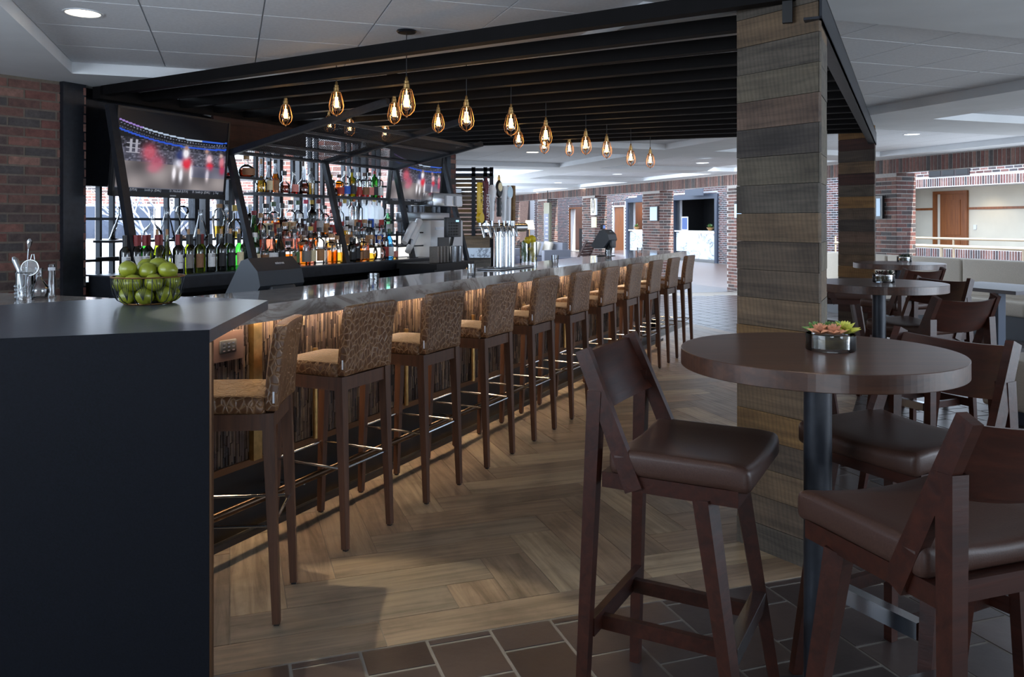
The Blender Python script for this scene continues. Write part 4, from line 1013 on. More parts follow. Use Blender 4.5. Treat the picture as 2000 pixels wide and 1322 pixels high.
# televisions ---------------------------------------------------------------
def screen_mesh(W, Hh):
    nx, ny = 150, 90; rr = random.Random(5); buf = []
    def blob(x, y, cx_, cy_, rx, ry): return math.exp(-(((x-cx_)/rx)**2+((y-cy_)/ry)**2)*1.6)
    crowd = [[rr.random() for _ in range(60)] for _ in range(46)]
    players = [(.545, .60, .045, .07, (.75, .75, .80)), (.55, .50, .05, .08, (.10, .13, .26)), (.615, .60, .05, .09, (.72, .10, .14)), (.60, .47, .035, .08, (.82, .80, .82)), (.66, .72, .02, .12, (.85, .82, .82)), (.50, .74, .02, .1, (.85, .83, .85)), (.565, .76, .02, .1, (.8, .8, .82)),
               (.60, .40, .02, .03, (.50, .36, .30)), (.83, .52, .035, .07, (.78, .60, .62)), (.84, .62, .04, .06, (.70, .10, .14)), (.80, .42, .02, .03, (.55, .4, .34)), (.82, .74, .02, .09, (.80, .74, .74)), (.96, .55, .03, .08, (.70, .35, .38)), (.97, .66, .03, .07, (.66, .12, .16)), (.95, .46, .02, .03, (.6, .5, .45)),
               (.27, .50, .07, .12, (.70, .22, .26)), (.34, .62, .07, .1, (.62, .22, .28)), (.31, .70, .06, .06, (.6, .3, .34))]
    for j in range(ny):
        for i in range(nx):
            x, y = (i+.5)/nx, (j+.5)/ny
            if y > .945: col = (.06, .065, .07)
            elif y > .62+.02*x: k = .34+.08*math.sin(x*9+y*14)+.05*math.sin(x*23-y*9); col = (k, k*.93, k*.88)
            elif y > .30+.1*x*(1-x)*0+.09*(x-.5)**2*-1+.05:
                q = crowd[int(y*45) % 46][int((x*59+y*7)) % 60]*.9; k = .05+.22*q*q+(.10 if y > .45 else 0); col = (k, k, k*1.12)
            else: col = (.012, .016, .024)
            arc1 = .20+.12*x-.0+.10*0; a1 = .13+.42*x-.27*x*x; a2 = .24+.42*x-.29*x*x
            if abs(y-a1) < .010: col = (.45, .35, .62) if x < .2 else (.55, .62, .70) if x < .75 else (.12, .25, .65)
            if abs(y-a1-.035) < .008 and (i//2) % 2: col = (.30, .32, .36)
            if abs(y-a2) < .012: col = (.08, .20, .62)
            if abs(y-a2+.03) < .006 and i % 3: col = (.20, .22, .26)
            if .07 < x < .19 and .36 < y < .52 and (abs((x*60) % 3) < 1.2 or abs((y*70) % 4) < 1): col = (.5, .5, .53)
            for (cx_, cy_, rx, ry, pc) in players:
                w_ = min(1, blob(x, y, cx_, cy_, rx, ry)*1.5)
                if cx_ < .4: w_ *= .75
                col = tuple(col[q]*(1-w_)+pc[q]*w_ for q in range(3))
            if .62 < y < .94 and x > .66 and y < .78: col = tuple(col[q]*.75+(.16, .22, .40)[q]*.25 for q in range(3))
            if y > .945 and (.945 < y < .952): col = (.25, .26, .28)
            buf.append(col)
    mb = MB()
    for j in range(ny):
        for i in range(nx): pass
    vs = [(-W/2+W*i/nx, 0, Hh/2-Hh*j/ny) for j in range(ny+1) for i in range(nx+1)]
    me = bpy.data.meshes.new('screen'); me.from_pydata(vs, [], [(j*(nx+1)+i, (j+1)*(nx+1)+i, (j+1)*(nx+1)+i+1, j*(nx+1)+i+1) for j in range(ny) for i in range(nx)])
    ca = me.color_attributes.new('Col', 'FLOAT_COLOR', 'CORNER'); fl_ = []
    for col in buf: fl_ += [1.25*col[0]**1.7, 1.25*col[1]**1.7, 1.25*col[2]**1.6, 1]*4
    ca.data.foreach_set('color', fl_); me.materials.append(attrmat('television_picture', .2, .8)); return me
scm = screen_mesh(1.06, .61)
def tv(label, s, z, tilt):
    t = thing('television', label, 'television', Bw(s, 2.74, z), BA)
    t.rotation_euler = (tilt, 0, BA)
    MB().rbox(-.55, .55, .004, .05, -.335, .33, .006).obj('bezel', black_m, t)
    o = link('screen', scm, t, (0, .002, .008)); 
    fr_ = MB().box(-.55, -.532, -.004, .01, -.335, .33).box(.532, .55, -.004, .01, -.335, .33).box(-.55, .55, -.004, .01, .315, .33).box(-.55, .55, -.004, .01, -.335, -.297).obj('frame', black_m, t)
    for x_, w_ in ((-.41, 'Mitchell (UTA)'), (-.19, 'Smith Jr. (DAL)'), (.06, 'D. Mitchell (UTA)'), (.29, 'D. Smith Jr. (DAL)'), (.45, 'J. Tay')): text('lettering', w_, .025, white_tag, o, (x_, -.002, -.289), (PI/2, 0, 0))
    MB().rbox(-.2, .2, .05, .12, -.12, .12, .01).obj('wall_mount', black_m, t)
    MB().box(-.03, .03, -.006, -.003, -.322, -.312).obj('badge', brushed, t)
    return t
tv('wide television on the left showing a basketball game', 1.95, 1.950, math.radians(6))
tv('smaller-looking television on the right showing the same basketball game', 5.50, 1.960, math.radians(6))
# ================================================================== BOTTLES
def prof_of(kind, r, h):
    P = {'bordeaux': [(.93, 0), (1, .02), (1, .60), (.92, .65), (.5, .715), (.40, .75), (.37, .96), (.42, .965), (.42, 1)],
         'burgundy': [(.93, 0), (1, .02), (1, .46), (.9, .54), (.6, .66), (.42, .76), (.37, .96), (.42, .965), (.42, 1)],
         'liquor': [(.94, 0), (1, .02), (1, .60), (.95, .66), (.62, .71), (.36, .75), (.34, .90), (.40, .91), (.40, .93)],
         'square': [(.94, 0), (1, .02), (1, .64), (.92, .69), (.45, .73), (.34, .76), (.34, .88), (.40, .89), (.40, .92)],
         'tall': [(.94, 0), (1, .02), (1, .70), (.9, .75), (.42, .82), (.36, .90), (.36, .94)],
         'round': [(.55, 0), (.85, .05), (1, .2), (1, .34), (.85, .47), (.5, .56), (.26, .62), (.25, .86), (.32, .87), (.32, .90)],
         'squat': [(.9, 0), (1, .05), (.97, .36), (.8, .46), (.4, .54), (.28, .6), (.28, .82), (.36, .83), (.36, .88)],
         'longneck': [(.9, 0), (1, .05), (1, .28), (.8, .38), (.4, .47), (.22, .55), (.18, .8), (.18, .96)],
         'bulb': [(.6, 0), (.92, .04), (1, .14), (.96, .26), (.7, .38), (.3, .50), (.24, .58), (.24, .96), (.28, 1)],
         'cone': [(.9, 0), (1, .04), (.9, .12), (.5, .55), (.32, .74), (.30, .96), (.36, 1)],
         'hourglass': [(.9, 0), (.95, .03), (.8, .18), (.18, .44), (.14, .47), (.5, .66), (.85, .82), (.7, .95), (.3, 1)],
         'shaker': [(.6, 0), (.7, .02), (.95, .66), (1, .68), (.8, .76), (.7, .86), (.4, .93), (.38, 1)],
         'gin': [(.94, 0), (1, .03), (1, .48), (.8, .56), (.95, .62), (.5, .74), (.34, .82), (.34, .9)]}[kind]
    return [(a*r, b*h) for a, b in P]
SQ = {'square': .55, 'gin': .3}
BM = {}
def bmesh_of(kind, r, h, mt):
    k = (kind, round(r, 3), round(h, 2), mt.name)
    if k not in BM: BM[k] = MB().lathe([(.0, .004)]+prof_of(kind, r, h), 16, sq=SQ.get(kind, 0)).mesh('bottle', mt)
    return BM[k]
def label_mesh(r, z0, z1, mt, span=2.5, sq=0):
    k = ('L', round(r, 3), round(z0, 2), round(z1, 2), mt.name, sq, span)
    if k not in BM:
        vs = []; n = 12; fs = []
        for z in (z0, z1):
            for j in range(n+1):
                a = -PI/2-span/2+span*j/n; q = 1
                if sq: q = min(1.25, 1/max(abs(math.cos(a)), abs(math.sin(a)))**sq)
                vs.append((r*q*math.cos(a), r*q*math.sin(a), z))
        fs = [(j, j+1, j+n+2, j+n+1) for j in range(n)]; m_ = MB(); m_.add(vs, fs, 0, True); BM[k] = m_.mesh('label', mt)
    return BM[k]
def cap_mesh(r, z0, z1, mt, sk=1.0):
    k = ('C', round(r, 3), round(z0, 3), round(z1, 3), mt.name)
    if k not in BM: BM[k] = MB().lathe([(r, z0), (r*sk, z1-.002), (r*.8*sk, z1), (0, z1)], 12).mesh('cap', mt)
    return BM[k]
def bottle(kind, x, t, z, h, r, gm, label, group, lab=None, cap=None, liq=None, fill=.5, lz=(.12, .45), cat='bottle', name='bottle', foil=0, cork=0, s=None):
    s_ = s if s is not None else s_at(x, t)
    b = thing(name, label, cat, Bw(s_, t, z+.0005), BA, group)
    link('glass_body', bmesh_of(kind, r, h, gm), b)
    p = prof_of(kind, r, h)
    if liq:
        k = ('Q', kind, round(r, 3), round(h, 2), liq, round(fill, 1))
        if k not in BM:
            fz = fill*h; q = [(a*.93, max(zz, .006)) for a, zz in p if zz < fz]
            for (a0, z0), (a1, z1) in zip(p[:-1], p[1:]):
                if z0 < fz <= z1: q.append(((a0+(a1-a0)*(fz-z0)/(z1-z0))*.93, fz)); break
            BM[k] = MB().lathe([(0, .006)]+q+[(0, fz)], 14, sq=SQ.get(kind, 0)).mesh('liquid', LIQ[liq])
        link('liquid', BM[k], b)
    if lab: link('label', label_mesh(r*1.012, h*lz[0], h*lz[1], LAB[lab], 2.5, SQ.get(kind, 0)), b)
    if foil: link('foil', cap_mesh(p[-1][0]*1.06, h*.74, h*1.003, CAP[foil]), b)
    elif cap: link('cap', cap_mesh(max(p[-1][0]*1.15, .012), p[-1][1]-.012, h*(1.06 if p[-1][1] > h*.95 else 1.0)+.006, CAP[cap]), b)
    if cork: link('cork', cap_mesh(.010, h*.98, h+.042, CAP['cork']), b)
    return b
G1 = 'wine bottles on the back counter'
rows = [(244, 'bordeaux', g_dark, 'white', 'black', 0), (265, 'bordeaux', g_dark, 'white', 'red', 0), (282, 'bordeaux', g_green, 'white', 'red', 0), (307, 'burgundy', g_olive, 'cream', 'red', 1), (326, 'burgundy', g_olive, 'cream', 0, 1),
        (347, 'bordeaux', g_dark, 'white', 'red', 0), (368, 'bordeaux', g_olive, 'grey', 'black', 1), (388, 'bordeaux', g_olive, 'brown', 'black', 1), (411, 'bordeaux', g_dark, 'white', 'black', 0), (432, 'bordeaux', g_dark, 'black', 0, 1), (450, 'bordeaux', g_green, 'black', 'black', 1), (467, 'bordeaux', g_green, 'cream', 'black', 1)]
gn = {g_dark.name: 'near-black', g_green.name: 'green', g_olive.name: 'olive-green'}
tt0 = 2.50
for k, (x_, kd, gm, lb, fo, ck) in enumerate(rows):
    lz = (.10, .33) if kd == 'burgundy' else (.14, .50)
    o = bottle(kd, x_, tt0, ZB, .30, .0372, gm, '%s wine bottle with %s label, %s from the left in the front row' % (gn[gm.name], {'white': 'a white', 'cream': 'a low cream', 'grey': 'a grey', 'brown': 'a brown', 'black': 'a black'}[lb], ORD[k]), G1, lb, None, None, .5, lz, 'wine bottle', 'wine_bottle', fo, ck)
    if k in (0, 2, 8):
        lbo = [c_ for c_ in o.children if c_.name.startswith('label')][0]
        text('lettering', 'STONE\nCELLARS', .011, black_m, lbo, (-.004, -.0392, .132), (PI/2, 0, 0), .0004)
    if k == 5:
        lbo = [c_ for c_ in o.children if c_.name.startswith('label')][0]; text('lettering', 'Ch. Baron', .010, black_m, lbo, (-.004, -.0392, .09), (PI/2, 0, 0), .0004)
for k, x_ in enumerate((272, 290, 314, 352, 373, 394, 426, 443, 478)):
    bottle('bordeaux', x_, 2.60, ZB, .30, .0372, [g_dark, g_olive][k % 2 if k > 4 else 0], 'dark wine bottle, %s from the left in the second row behind the front ones' % ORD[k], G1, None, None, None, .5, (.14, .5), 'wine bottle', 'wine_bottle', ['red', 'red', 'red', 'black', 'black', 'red', 'black', 'black', 'black'][k], 0)
# decanters on the window shelf
for x_, kd, h, r, ds in ((240, 'cone', .25, .10, 'wide conical clear decanter behind the leaning post'), (298, 'bulb', .235, .075, 'clear round decanter with a straight neck in the window'), (326, 'cone', .25, .068, 'clear conical decanter left of the hourglass one'),
                         (356, 'hourglass', .27, .062, 'clear hourglass-shaped decanter in the window'), (392, 'cone', .24, .062, 'clear conical decanter right of the hourglass one')):
    s_ = s_at(x_, 2.86); o = link('decanter', bmesh_of(kd, r, h, g_clear), None, Bw(s_, 2.86, 1.2905), BA); tag(o, ds, 'decanter', 'clear decanters on the window shelf')
    if kd == 'hourglass': MB().lathe([(0, 0), (.03, 0), (.03, .025), (0, .025)], 14).obj('sand_base', LAB['tan'], o)
GT, GM, GL, GF = 'spirits on the top shelf', 'spirits on the long middle shelf', 'spirits on the low step', 'spirits standing on the back counter'
CL = g_clear
DS = {'amber': 'amber', 'red': 'red', 'cola': 'dark brown', 'gold': 'golden', 'rose': 'pink'}
SHP = {'liquor': 'round-shouldered', 'square': 'square-shouldered', 'tall': 'tall slim', 'round': 'round-bellied', 'squat': 'squat', 'longneck': 'long-necked', 'gin': 'gin-style', 'bordeaux': 'straight', 'burgundy': 'sloping', 'bulb': 'bulb-shaped', 'cone': 'conical', 'shaker': 'shaker-shaped'}
def rowof(items, t, z, group, where):
    for k, it in enumerate(items):
        x_, kd, h, r, gm, lq, fl_, lb, cp = it
        what = (DS[lq]+' spirit' if lq else {'green_glass': 'green glass', 'mint_glass': 'pale green glass', 'blue_glass': 'blue glass', 'olive_glass': 'gold-green glass', 'dark_glass': 'dark glass', 'frosted_glass': 'frosted glass'}.get(gm.name, 'clear spirit'))
        lbn = ', %s label' % lb if lb else ''
        bottle(kd, x_, t+R.uniform(-.012, .012), z, h, r, gm, '%s bottle of %s%s, %s from left %s' % (SHP[kd], what, lbn, ORD[k], where) if 'glass' not in what else '%s %s bottle%s, %s from the left %s' % (SHP[kd], what, lbn, ORD[k], where), group, lb, cp, lq, fl_, (.1, .42))
rowof([(510, 'longneck', .285, .052, CL, 'gold', .52, None, 'cork'), (525, 'burgundy', .27, .038, CL, 'cola', .12, 'cream', 'black'), (537.5, 'burgundy', .29, .038, CL, 'amber', .62, 'brown', 'black'), (555, 'squat', .21, .058, CL, 'cola', .38, None, 'black'), (574, 'cone', .22, .046, CL, 'red', .1, 'pink', None),
       (592, 'longneck', .30, .060, CL, 'cola', .36, None, 'brown'), (608, 'tall', .26, .036, CL, 'gold', .45, None, 'black'), (646, 'liquor', .21, .04, CL, 'amber', .5, 'tan', 'gold'), (650, 'squat', .16, .05, CL, 'cola', .4, None, 'black'), (662, 'liquor', .22, .055, CL, 'amber', .66, 'red', 'brown'),
       (675, 'tall', .26, .05, CL, None, .5, 'blue', 'white'), (687, 'liquor', .29, .048, g_olive, 'gold', .6, 'black', 'black'), (700, 'liquor', .26, .04, CL, 'red', .25, 'red', 'white'), (711, 'square', .26, .048, CL, 'red', .3, 'brown', 'brown'), (721, 'square', .27, .046, CL, None, .5, 'pink', 'black'),
       (731, 'tall', .29, .042, g_green, None, .5, 'black', 'red'), (741, 'liquor', .28, .044, CL, 'red', .2, 'white', 'black')], 2.84, ZS, GT, 'on the top shelf')
rowof([(443, 'squat', .15, .05, CL, 'red', .2, None, 'black'), (481, 'round', .19, .074, CL, 'cola', .36, 'brown', 'cork')], 2.83, 1.822, 'round decanter bottles on the small upper shelf', 'on the small upper shelf')
rowof([(428, 'shaker', .27, .062, CL, 'gold', .38, None, 'cork'), (443, 'cone', .30, .058, CL, None, .5, None, 'black'), (459, 'squat', .28, .062, CL, 'gold', .2, None, 'gold'), (488, 'liquor', .29, .04, g_dark, None, .5, 'black', 'white'), (519, 'square', .30, .06, CL, 'amber', .5, 'cream', 'black'), (534, 'square', .32, .05, CL, 'amber', .55, 'red', 'green'), (551, 'round', .31, .062, CL, 'cola', .5, None, 'black'),
       (567, 'liquor', .34, .055, CL, None, .5, 'cream', 'black'), (582, 'liquor', .34, .055, CL, 'cola', .5, None, 'green'), (597, 'burgundy', .33, .052, CL, 'cola', .36, None, 'pink'), (609, 'liquor', .35, .046, g_dark, None, .5, 'red', 'gold'), (622, 'liquor', .36, .05, CL, None, .5, 'white', 'red'), (634, 'liquor', .30, .05, CL, 'amber', .3, 'tan', 'black'), (648, 'square', .26, .05, CL, 'rose', .4, 'red', 'red'), (664, 'liquor', .34, .042, CL, None, .4, 'red', 'red'), (673, 'tall', .37, .05, g_frost, None, .5, 'white', 'gold'),
       (685, 'tall', .39, .045, CL, None, .5, 'white', 'green'), (691, 'tall', .39, .045, CL, None, .5, 'tan', 'orange'), (700.5, 'tall', .385, .045, CL, None, .5, 'red', 'brown'), (711, 'tall', .38, .045, g_frost, None, .5, 'white', 'white'), (721.5, 'tall', .41, .048, g_frost, None, .5, 'blue', 'black'), (731, 'tall', .40, .048, g_frost, None, .5, 'white', 'gold'), (741, 'tall', .39, .048, g_frost, None, .5, 'red', 'black'), (757, 'gin', .28, .052, g_mint, None, .5, 'white', 'white')], 2.86, 1.29, GM, 'on the middle shelf')
rowof([(496, 'burgundy', .33, .05, g_green, 'gold', .3, None, 'red'), (509, 'liquor', .33, .05, CL, 'cola', .56, None, 'cork'), (527, 'round', .22, .055, CL, 'rose', .6, None, 'black'), (543, 'round', .23, .052, CL, 'amber', .4, None, 'cork'), (557, 'square', .25, .06, CL, 'rose', .5, 'pink', 'cork'), (573, 'square', .25, .055, CL, 'rose', .55, None, 'cork'), (585, 'liquor', .33, .05, CL, 'rose', .5, 'tan', 'white'), (602, 'round', .29, .055, CL, 'cola', .3, None, 'black'), (611, 'round', .29, .055, CL, 'amber', .35, None, 'black'),
       (646, 'square', .20, .055, CL, 'gold', .35, 'tan', 'brown'), (678, 'square', .31, .05, CL, 'gold', .55, 'tan', 'black'), (684, 'square', .22, .05, CL, None, .5, 'black', 'brown'), (700, 'squat', .25, .06, CL, None, .5, None, 'black'), (712, 'square', .28, .06, CL, 'gold', .3, 'tan', 'cork'), (722.5, 'liquor', .27, .055, g_dark, None, .5, 'brown', 'black'), (736, 'square', .28, .055, CL, None, .5, 'blue', 'white'), (747, 'square', .22, .05, CL, 'cola', .5, 'brown', 'brown')], 2.73, 1.17, GL, 'on the low step')
rowof([(498, 'liquor', .30, .044, g_green, None, .5, 'cream', 'white'), (516, 'burgundy', .28, .040, CL, 'amber', .4, 'brown', 'black'), (531, 'round', .31, .055, CL, 'amber', .3, 'white', 'black'), (546.5, 'burgundy', .32, .050, g_dark, None, .5, 'black', 'black'), (563, 'square', .22, .062, CL, 'amber', .5, 'tan', 'black'), (575, 'burgundy', .31, .046, CL, 'rose', .2, 'green', 'black'), (594, 'square', .31, .054, CL, 'amber', .62, 'grey', 'brown'), (607, 'burgundy', .33, .048, CL, 'rose', .3, 'cream', 'gold'), (623, 'liquor', .34, .052, CL, None, .5, 'tan', 'black'),
       (647, 'square', .28, .055, CL, 'amber', .45, None, 'cork'), (658, 'square', .26, .05, CL, 'gold', .4, None, 'cork'), (686, 'square', .24, .045, g_dark, None, .5, 'black', 'black'), (695, 'burgundy', .33, .046, CL, 'cola', .55, 'black', 'black'), (700, 'bulb', .24, .055, CL, 'gold', .5, 'tan', 'black'), (709, 'square', .27, .058, CL, 'amber', .6, 'brown', 'black'), (725, 'round', .26, .066, CL, 'gold', .3, None, 'cork'), (741, 'round', .25, .066, CL, None, .3, None, 'cork'), (751, 'liquor', .32, .045, CL, 'cola', .6, 'red', 'black'), (760, 'gin', .32, .046, g_blue, None, .5, 'white', 'green'), (771, 'liquor', .2, .035, CL, 'gold', .2, 'pink', 'black')], 2.52, ZB, GF, 'on the back counter')
for o in [o for o in bpy.data.objects if o.get('label', '').startswith('square-shouldered bottle of amber spirit, cream label, fifth')]:
    lbo = [c_ for c_ in o.children if c_.name.startswith('label')][0]; text('lettering', 'KNOB', .04, black_m, lbo, (0, -.0735, .10), (PI/2, 0, 0), .0004)
# ================================================================== DRINKS STATION beyond the counter's end
def sb(x_, t): return s_at(x_, t)
st = Bthing('coffee_machine', 'pale blue-white coffee machine with small screen at the right end of the shelves', 'coffee machine', 5.62, 2.5, 0)
MB().rbox(-.3, .45, -.05, .32, .85, 1.45, .01).obj('body', white_p, st); MB().box(-.3, .6, -.05, .36, 0, .84).obj('base_cabinet', steel_d, st)
MB().box(-.15, .1, -.06, -.045, 1.12, 1.25).obj('screen', grey_p, st); MB().box(-.2, .35, -.06, -.045, 1.34, 1.37).obj('handle', snow, st); MB().rbox(-.35, .3, .05, .4, 1.45, 1.54, .01).obj('top_tray', brushed, st)
MB().rbox(.0, .7, .1, .42, 1.62, 1.78, .01).obj('hopper', chrome, st); MB().box(.28, .42, .08, .1, 1.63, 1.75).obj('notice', white_tag, st); MB().box(.52, .66, .08, .1, 1.63, 1.75).obj('notice', white_tag, st)
kd = Bthing('control_panel', 'black tilted keypad panel with a tiny blue display beside the coffee machine', 'control panel', sb(884, 2.1), 2.1, 1.26)
MB().rbox(-.16, .16, -.02, .02, 0, .22, .008).obj('casing', grey_p, kd); MB().box(.04, .1, -.024, -.02, .17, .19).obj('display', lcd, kd)
mb = MB()
for i in range(4):
    for j in range(5): mb.box(-.12+.055*i, -.08+.055*i, -.024, -.020, .02+.032*j, .040+.032*j)
mb.obj('keys', black_m, kd); MB().tube([(0, .0, 0), (0, .03, -.12), (0, .03, -.3)], .02, 8).obj('stem', black_m, kd)
MB().box(-.2, .25, -.1, .15, -.32, -.27).obj('stand', black_m, kd)
for i, (x_, y_) in enumerate(((800, 452), (812, 447), (806, 470))):
    P = Bw(sb(x_, 2.5), 2.5); o = thing('cup_stack', '%s tilted stack of white paper cups in the rack' % ['left', 'upper right', 'lower'][i], 'cups', (P.x, P.y, z_at(y_, P)), BA, 'cup stacks right of the shelves', (0, math.radians(40), BA))
    MB().tube([(0, 0, -.16), (0, 0, .12)], [.034, .043], 16).obj('cups', white_p, o); MB().tube([(0, 0, .115), (0, 0, .122)], [.038, .038], 16).obj('rim', LAB['tan'], o)
rk = Bthing('cup_rack', 'black wire rack holding the tilted cup stacks', 'rack', sb(800, 2.56), 2.56, ZB)
for z_ in (.12, .27): MB().box(-.25, .4, -.01, .01, z_, z_+.015).obj('rack_bar', steel_d, rk)
for s_ in (-.25, .4): MB().box(s_-.01, s_+.01, -.01, .01, 0, .3).obj('rack_post', steel_d, rk)
for i in range(4):
    P = Bw(sb(848+i*6.5, 2.0), 2.0, 0); o = MB().rbox(-.016, .016, -.05, .05, 0, .17, .003).obj('menu_holder', LAB['grey'], None, (P.x, P.y, 1.0), BA); tag(o, 'upright grey folded menu, %s from the left beside the keypad' % ORD[i], 'menu', 'menus standing at the service end')
svc = Bthing('service_counter', 'low dark service counter under the keypad and shaker tins', 'counter', sb(880, 1.9), 2.0, 0); MB().box(-.35, .45, -.14, .35, .94, .998).obj('top', black_m, svc); MB().box(-.33, .43, -.1, .33, 0, .94).obj('body', steel_d, svc)
for i, x_ in enumerate((886, 896)):
    o = MB().lathe([(.032, 0), (.042, .17), (.045, .17), (.040, .165), (.03, .01), (0, .01)], 18).obj('shaker_tin', brushed, None, Bw(sb(x_, 1.95), 1.95, .9985), BA); tag(o, 'steel shaker tin, %s under the keypad' % ['left', 'right'][i], 'shaker', 'shaker tins under the keypad')
# slatted timber screen beyond
def SW(x_, d): return (x_-CX)/F*d
scr = thing('slatted_screen', 'screen of reclaimed boards with gaps in a dark steel frame beyond the taps', 'screen', (0, 0, 0))
X0, X1, Y = SW(866, 13.0), SW(962, 13.0), 13.0
for k in range(15):
    z1 = z_at(342+8.3*k, Vector((0, Y, 0))); z0 = z1-.052; cut = k in (3, 6, 9)
    MB().box(X0, X1-(.15 if k % 4 == 1 else 0), Y-.02, Y+.02, z0, z1).obj('board', recl[['tan', 'brown', 'orange', 'grey', 'brown', 'tan'][k % 6]], scr)
for x_ in (866, 948, 960, 925): MB().box(SW(x_, Y)-.03, SW(x_, Y)+.03, Y-.04, Y+.02, 0, 2.30).obj('frame_post', steel_d, scr)
for z_ in (z_at(331, Vector((0, Y, 0))), z_at(341, Vector((0, Y, 0)))): MB().box(X0-.1, X1, Y-.04, Y+.02, z_-.03, z_+.02).obj('frame_rail', steel_d, scr)
for x_, y_ in ((895, 373), (884, 381), (897, 397)): P = Vector((SW(x_, 12.9), 12.9, 0)); o = MB().box(-.05, .05, -.05, .02, -.03, .03).obj('block', [white_p, white_p, ltb][x_ % 3], scr); o.location = (P.x, P.y, z_at(y_, P))
dk = thing('condiment_counter', 'timber and white marble counter below the slatted screen', 'counter', (0, 0, 0))
z_ = lambda y: z_at(y, Vector((0, 12.6, 0)))
MB().box(SW(905, 12.6), SW(962, 12.6), 12.6, 12.95, z_(466), z_(464)+.02).box(SW(905, 12.6), SW(956, 12.6), 12.62, 12.95, z_(484), z_(466)).obj('timber_apron', recl['tan'], dk)
MB().box(SW(905, 12.6), SW(958, 12.6), 12.55, 12.95, z_(503), z_(484)).obj('marble_front', wmarble, dk); MB().box(SW(905, 12.6), SW(958, 12.6), 12.6, 12.95, 0, z_(503)).obj('base', recl['grey'], dk)

# ================================================================== HIGH TABLES AND CHAIRS
def make_table(label):
    t = thing('high_table', label, 'table', (0, 0, 0), 0, 'round walnut high tables')
    r = .379
    MB().lathe([(.001, 1.013), (r-.0015, 1.013), (r, 1.0145), (r, 1.0585), (r-.0015, 1.06), (.001, 1.06)], 128, smooth=False).obj('tabletop', walnut_t, t)
    MB().lathe([(.05, 1.0), (.05, 1.0129), (.16, 1.0129), (.16, 1.0)], 24).obj('mount_plate', black_m, t)
    MB().lathe([(.038, .02), (.038, 1.0)], 32).obj('pedestal', steel_d, t)
    MB().lathe([(.24, 0), (.24, .008), (.05, .022), (.038, .04)], 48).obj('base_plate', steel_d, t)
    return t
def make_chair():
    t = thing('bar_chair', '', 'chair', (0, 0, 0), 0, 'dark walnut bar chairs with brown seats')
    sad = lambda v_: Vector((v_.x*(1-.04*(v_.y+.2)), v_.y, v_.z + (.016*(v_.x/.2)**2-.006 if v_.z > .76 else 0) - (.012*max(0, (v_.y-.12)/.1)**2)))
    MB().rbox(-.215, .215, -.18, .200, .735, .795, .020, 3, 0, sad).obj('seat', leather, t)
    fr_ = MB(); fr_.box(-.205, -.17, -.20, .17, .695, .737).box(.17, .205, -.20, .17, .695, .737).box(-.17, .17, .135, .17, .695, .737).box(-.17, .17, -.20, -.165, .695, .737); fr_.obj('seat_frame', walnut, t)
    for sx in (-1, 1):
        leg((sx*.185, .080, .70), (sx*.222, .190, 0), .048, .030, walnut, t)
        leg((sx*.190, -.222, .955), (sx*.225, -.255, 0), .040, .030, walnut, t)
        MB().beam((sx*.206, -.105, .70), (sx*.190, -.262, 1.065), .024, .05, 0, .026, .040, (0, 1, 0)).obj('back_post', walnut, t)
    vs = []; fs = []; nx, nz = 12, 4
    for side in (0, 1):
        for j in range(nz+1):
            z = .885+.170*j/nz
            for i in range(nx+1):
                x = -.186+.372*i/nx; u = x/.186; y = -.205-(z-.93)*.43-.040*(1-u*u)-.0-(.012 if side else -.002)
                zz = z+(.0 if j else .018*(u*u)*1)-(.014*(1-u*u) if j == nz else 0); vs.append((x, y, zz))
    n1 = (nx+1)*(nz+1)
    for j in range(nz):
        for i in range(nx):
            a = j*(nx+1)+i; fs.append((a+1, a, a+nx+1, a+nx+2)); fs.append((a+n1, a+1+n1, a+nx+2+n1, a+nx+1+n1))
    ed = [i for i in range(nx+1)]+[(j*(nx+1)+nx) for j in range(1, nz+1)]+[nz*(nx+1)+i for i in range(nx-1, -1, -1)]+[j*(nx+1) for j in range(nz-1, 0, -1)]
    for a, b_ in zip(ed, ed[1:]+ed[:1]): fs.append((a, b_, b_+n1, a+n1))
    MB().add(vs, fs, 0, True).obj('backrest', walnut, t)
    zr = .30
    MB().beam((-.20, -.235, zr), (.20, -.235, zr), .022, .05).obj('rear_stretcher', walnut, t)
    for sx in (-1, 1): MB().beam((sx*.13, -.235, zr-.01), (sx*.13, .145, zr-.01), .022, .04).obj('side_stretcher', walnut, t)
    o = MB().beam((-.20, .143, zr), (.20, .143, zr), .026, .045).obj('front_stretcher', walnut, t)
    MB().box(-.185, .185, .125, .163, zr+.0225, zr+.0265).box(-.185, .185, .1595, .1635, zr-.02, zr+.0225).obj('kick_plate', chrome, o)
    for sx in (-1, 1):
        for x_, y_ in ((.225, -.255), (.222, .205)): pass
    return t
T1, T2, T3 = Vector((.864, 2.315, 0)), Vector((2.218, 4.95, 0)), Vector((3.47, 7.35, 0))
tb = make_table('round walnut high table nearest the camera with a bright succulent bowl'); tb.location = T1
t2 = dup(tb, None, 'round walnut high table in the middle distance, second from the camera', T2, .7); t3 = dup(tb, None, 'round walnut high table farthest back, before the brick column', T3, 1.4)
ch0 = make_chair()
def az(deg): return -math.radians(deg)                     # facing azimuth (clockwise from +Y) to a z rotation
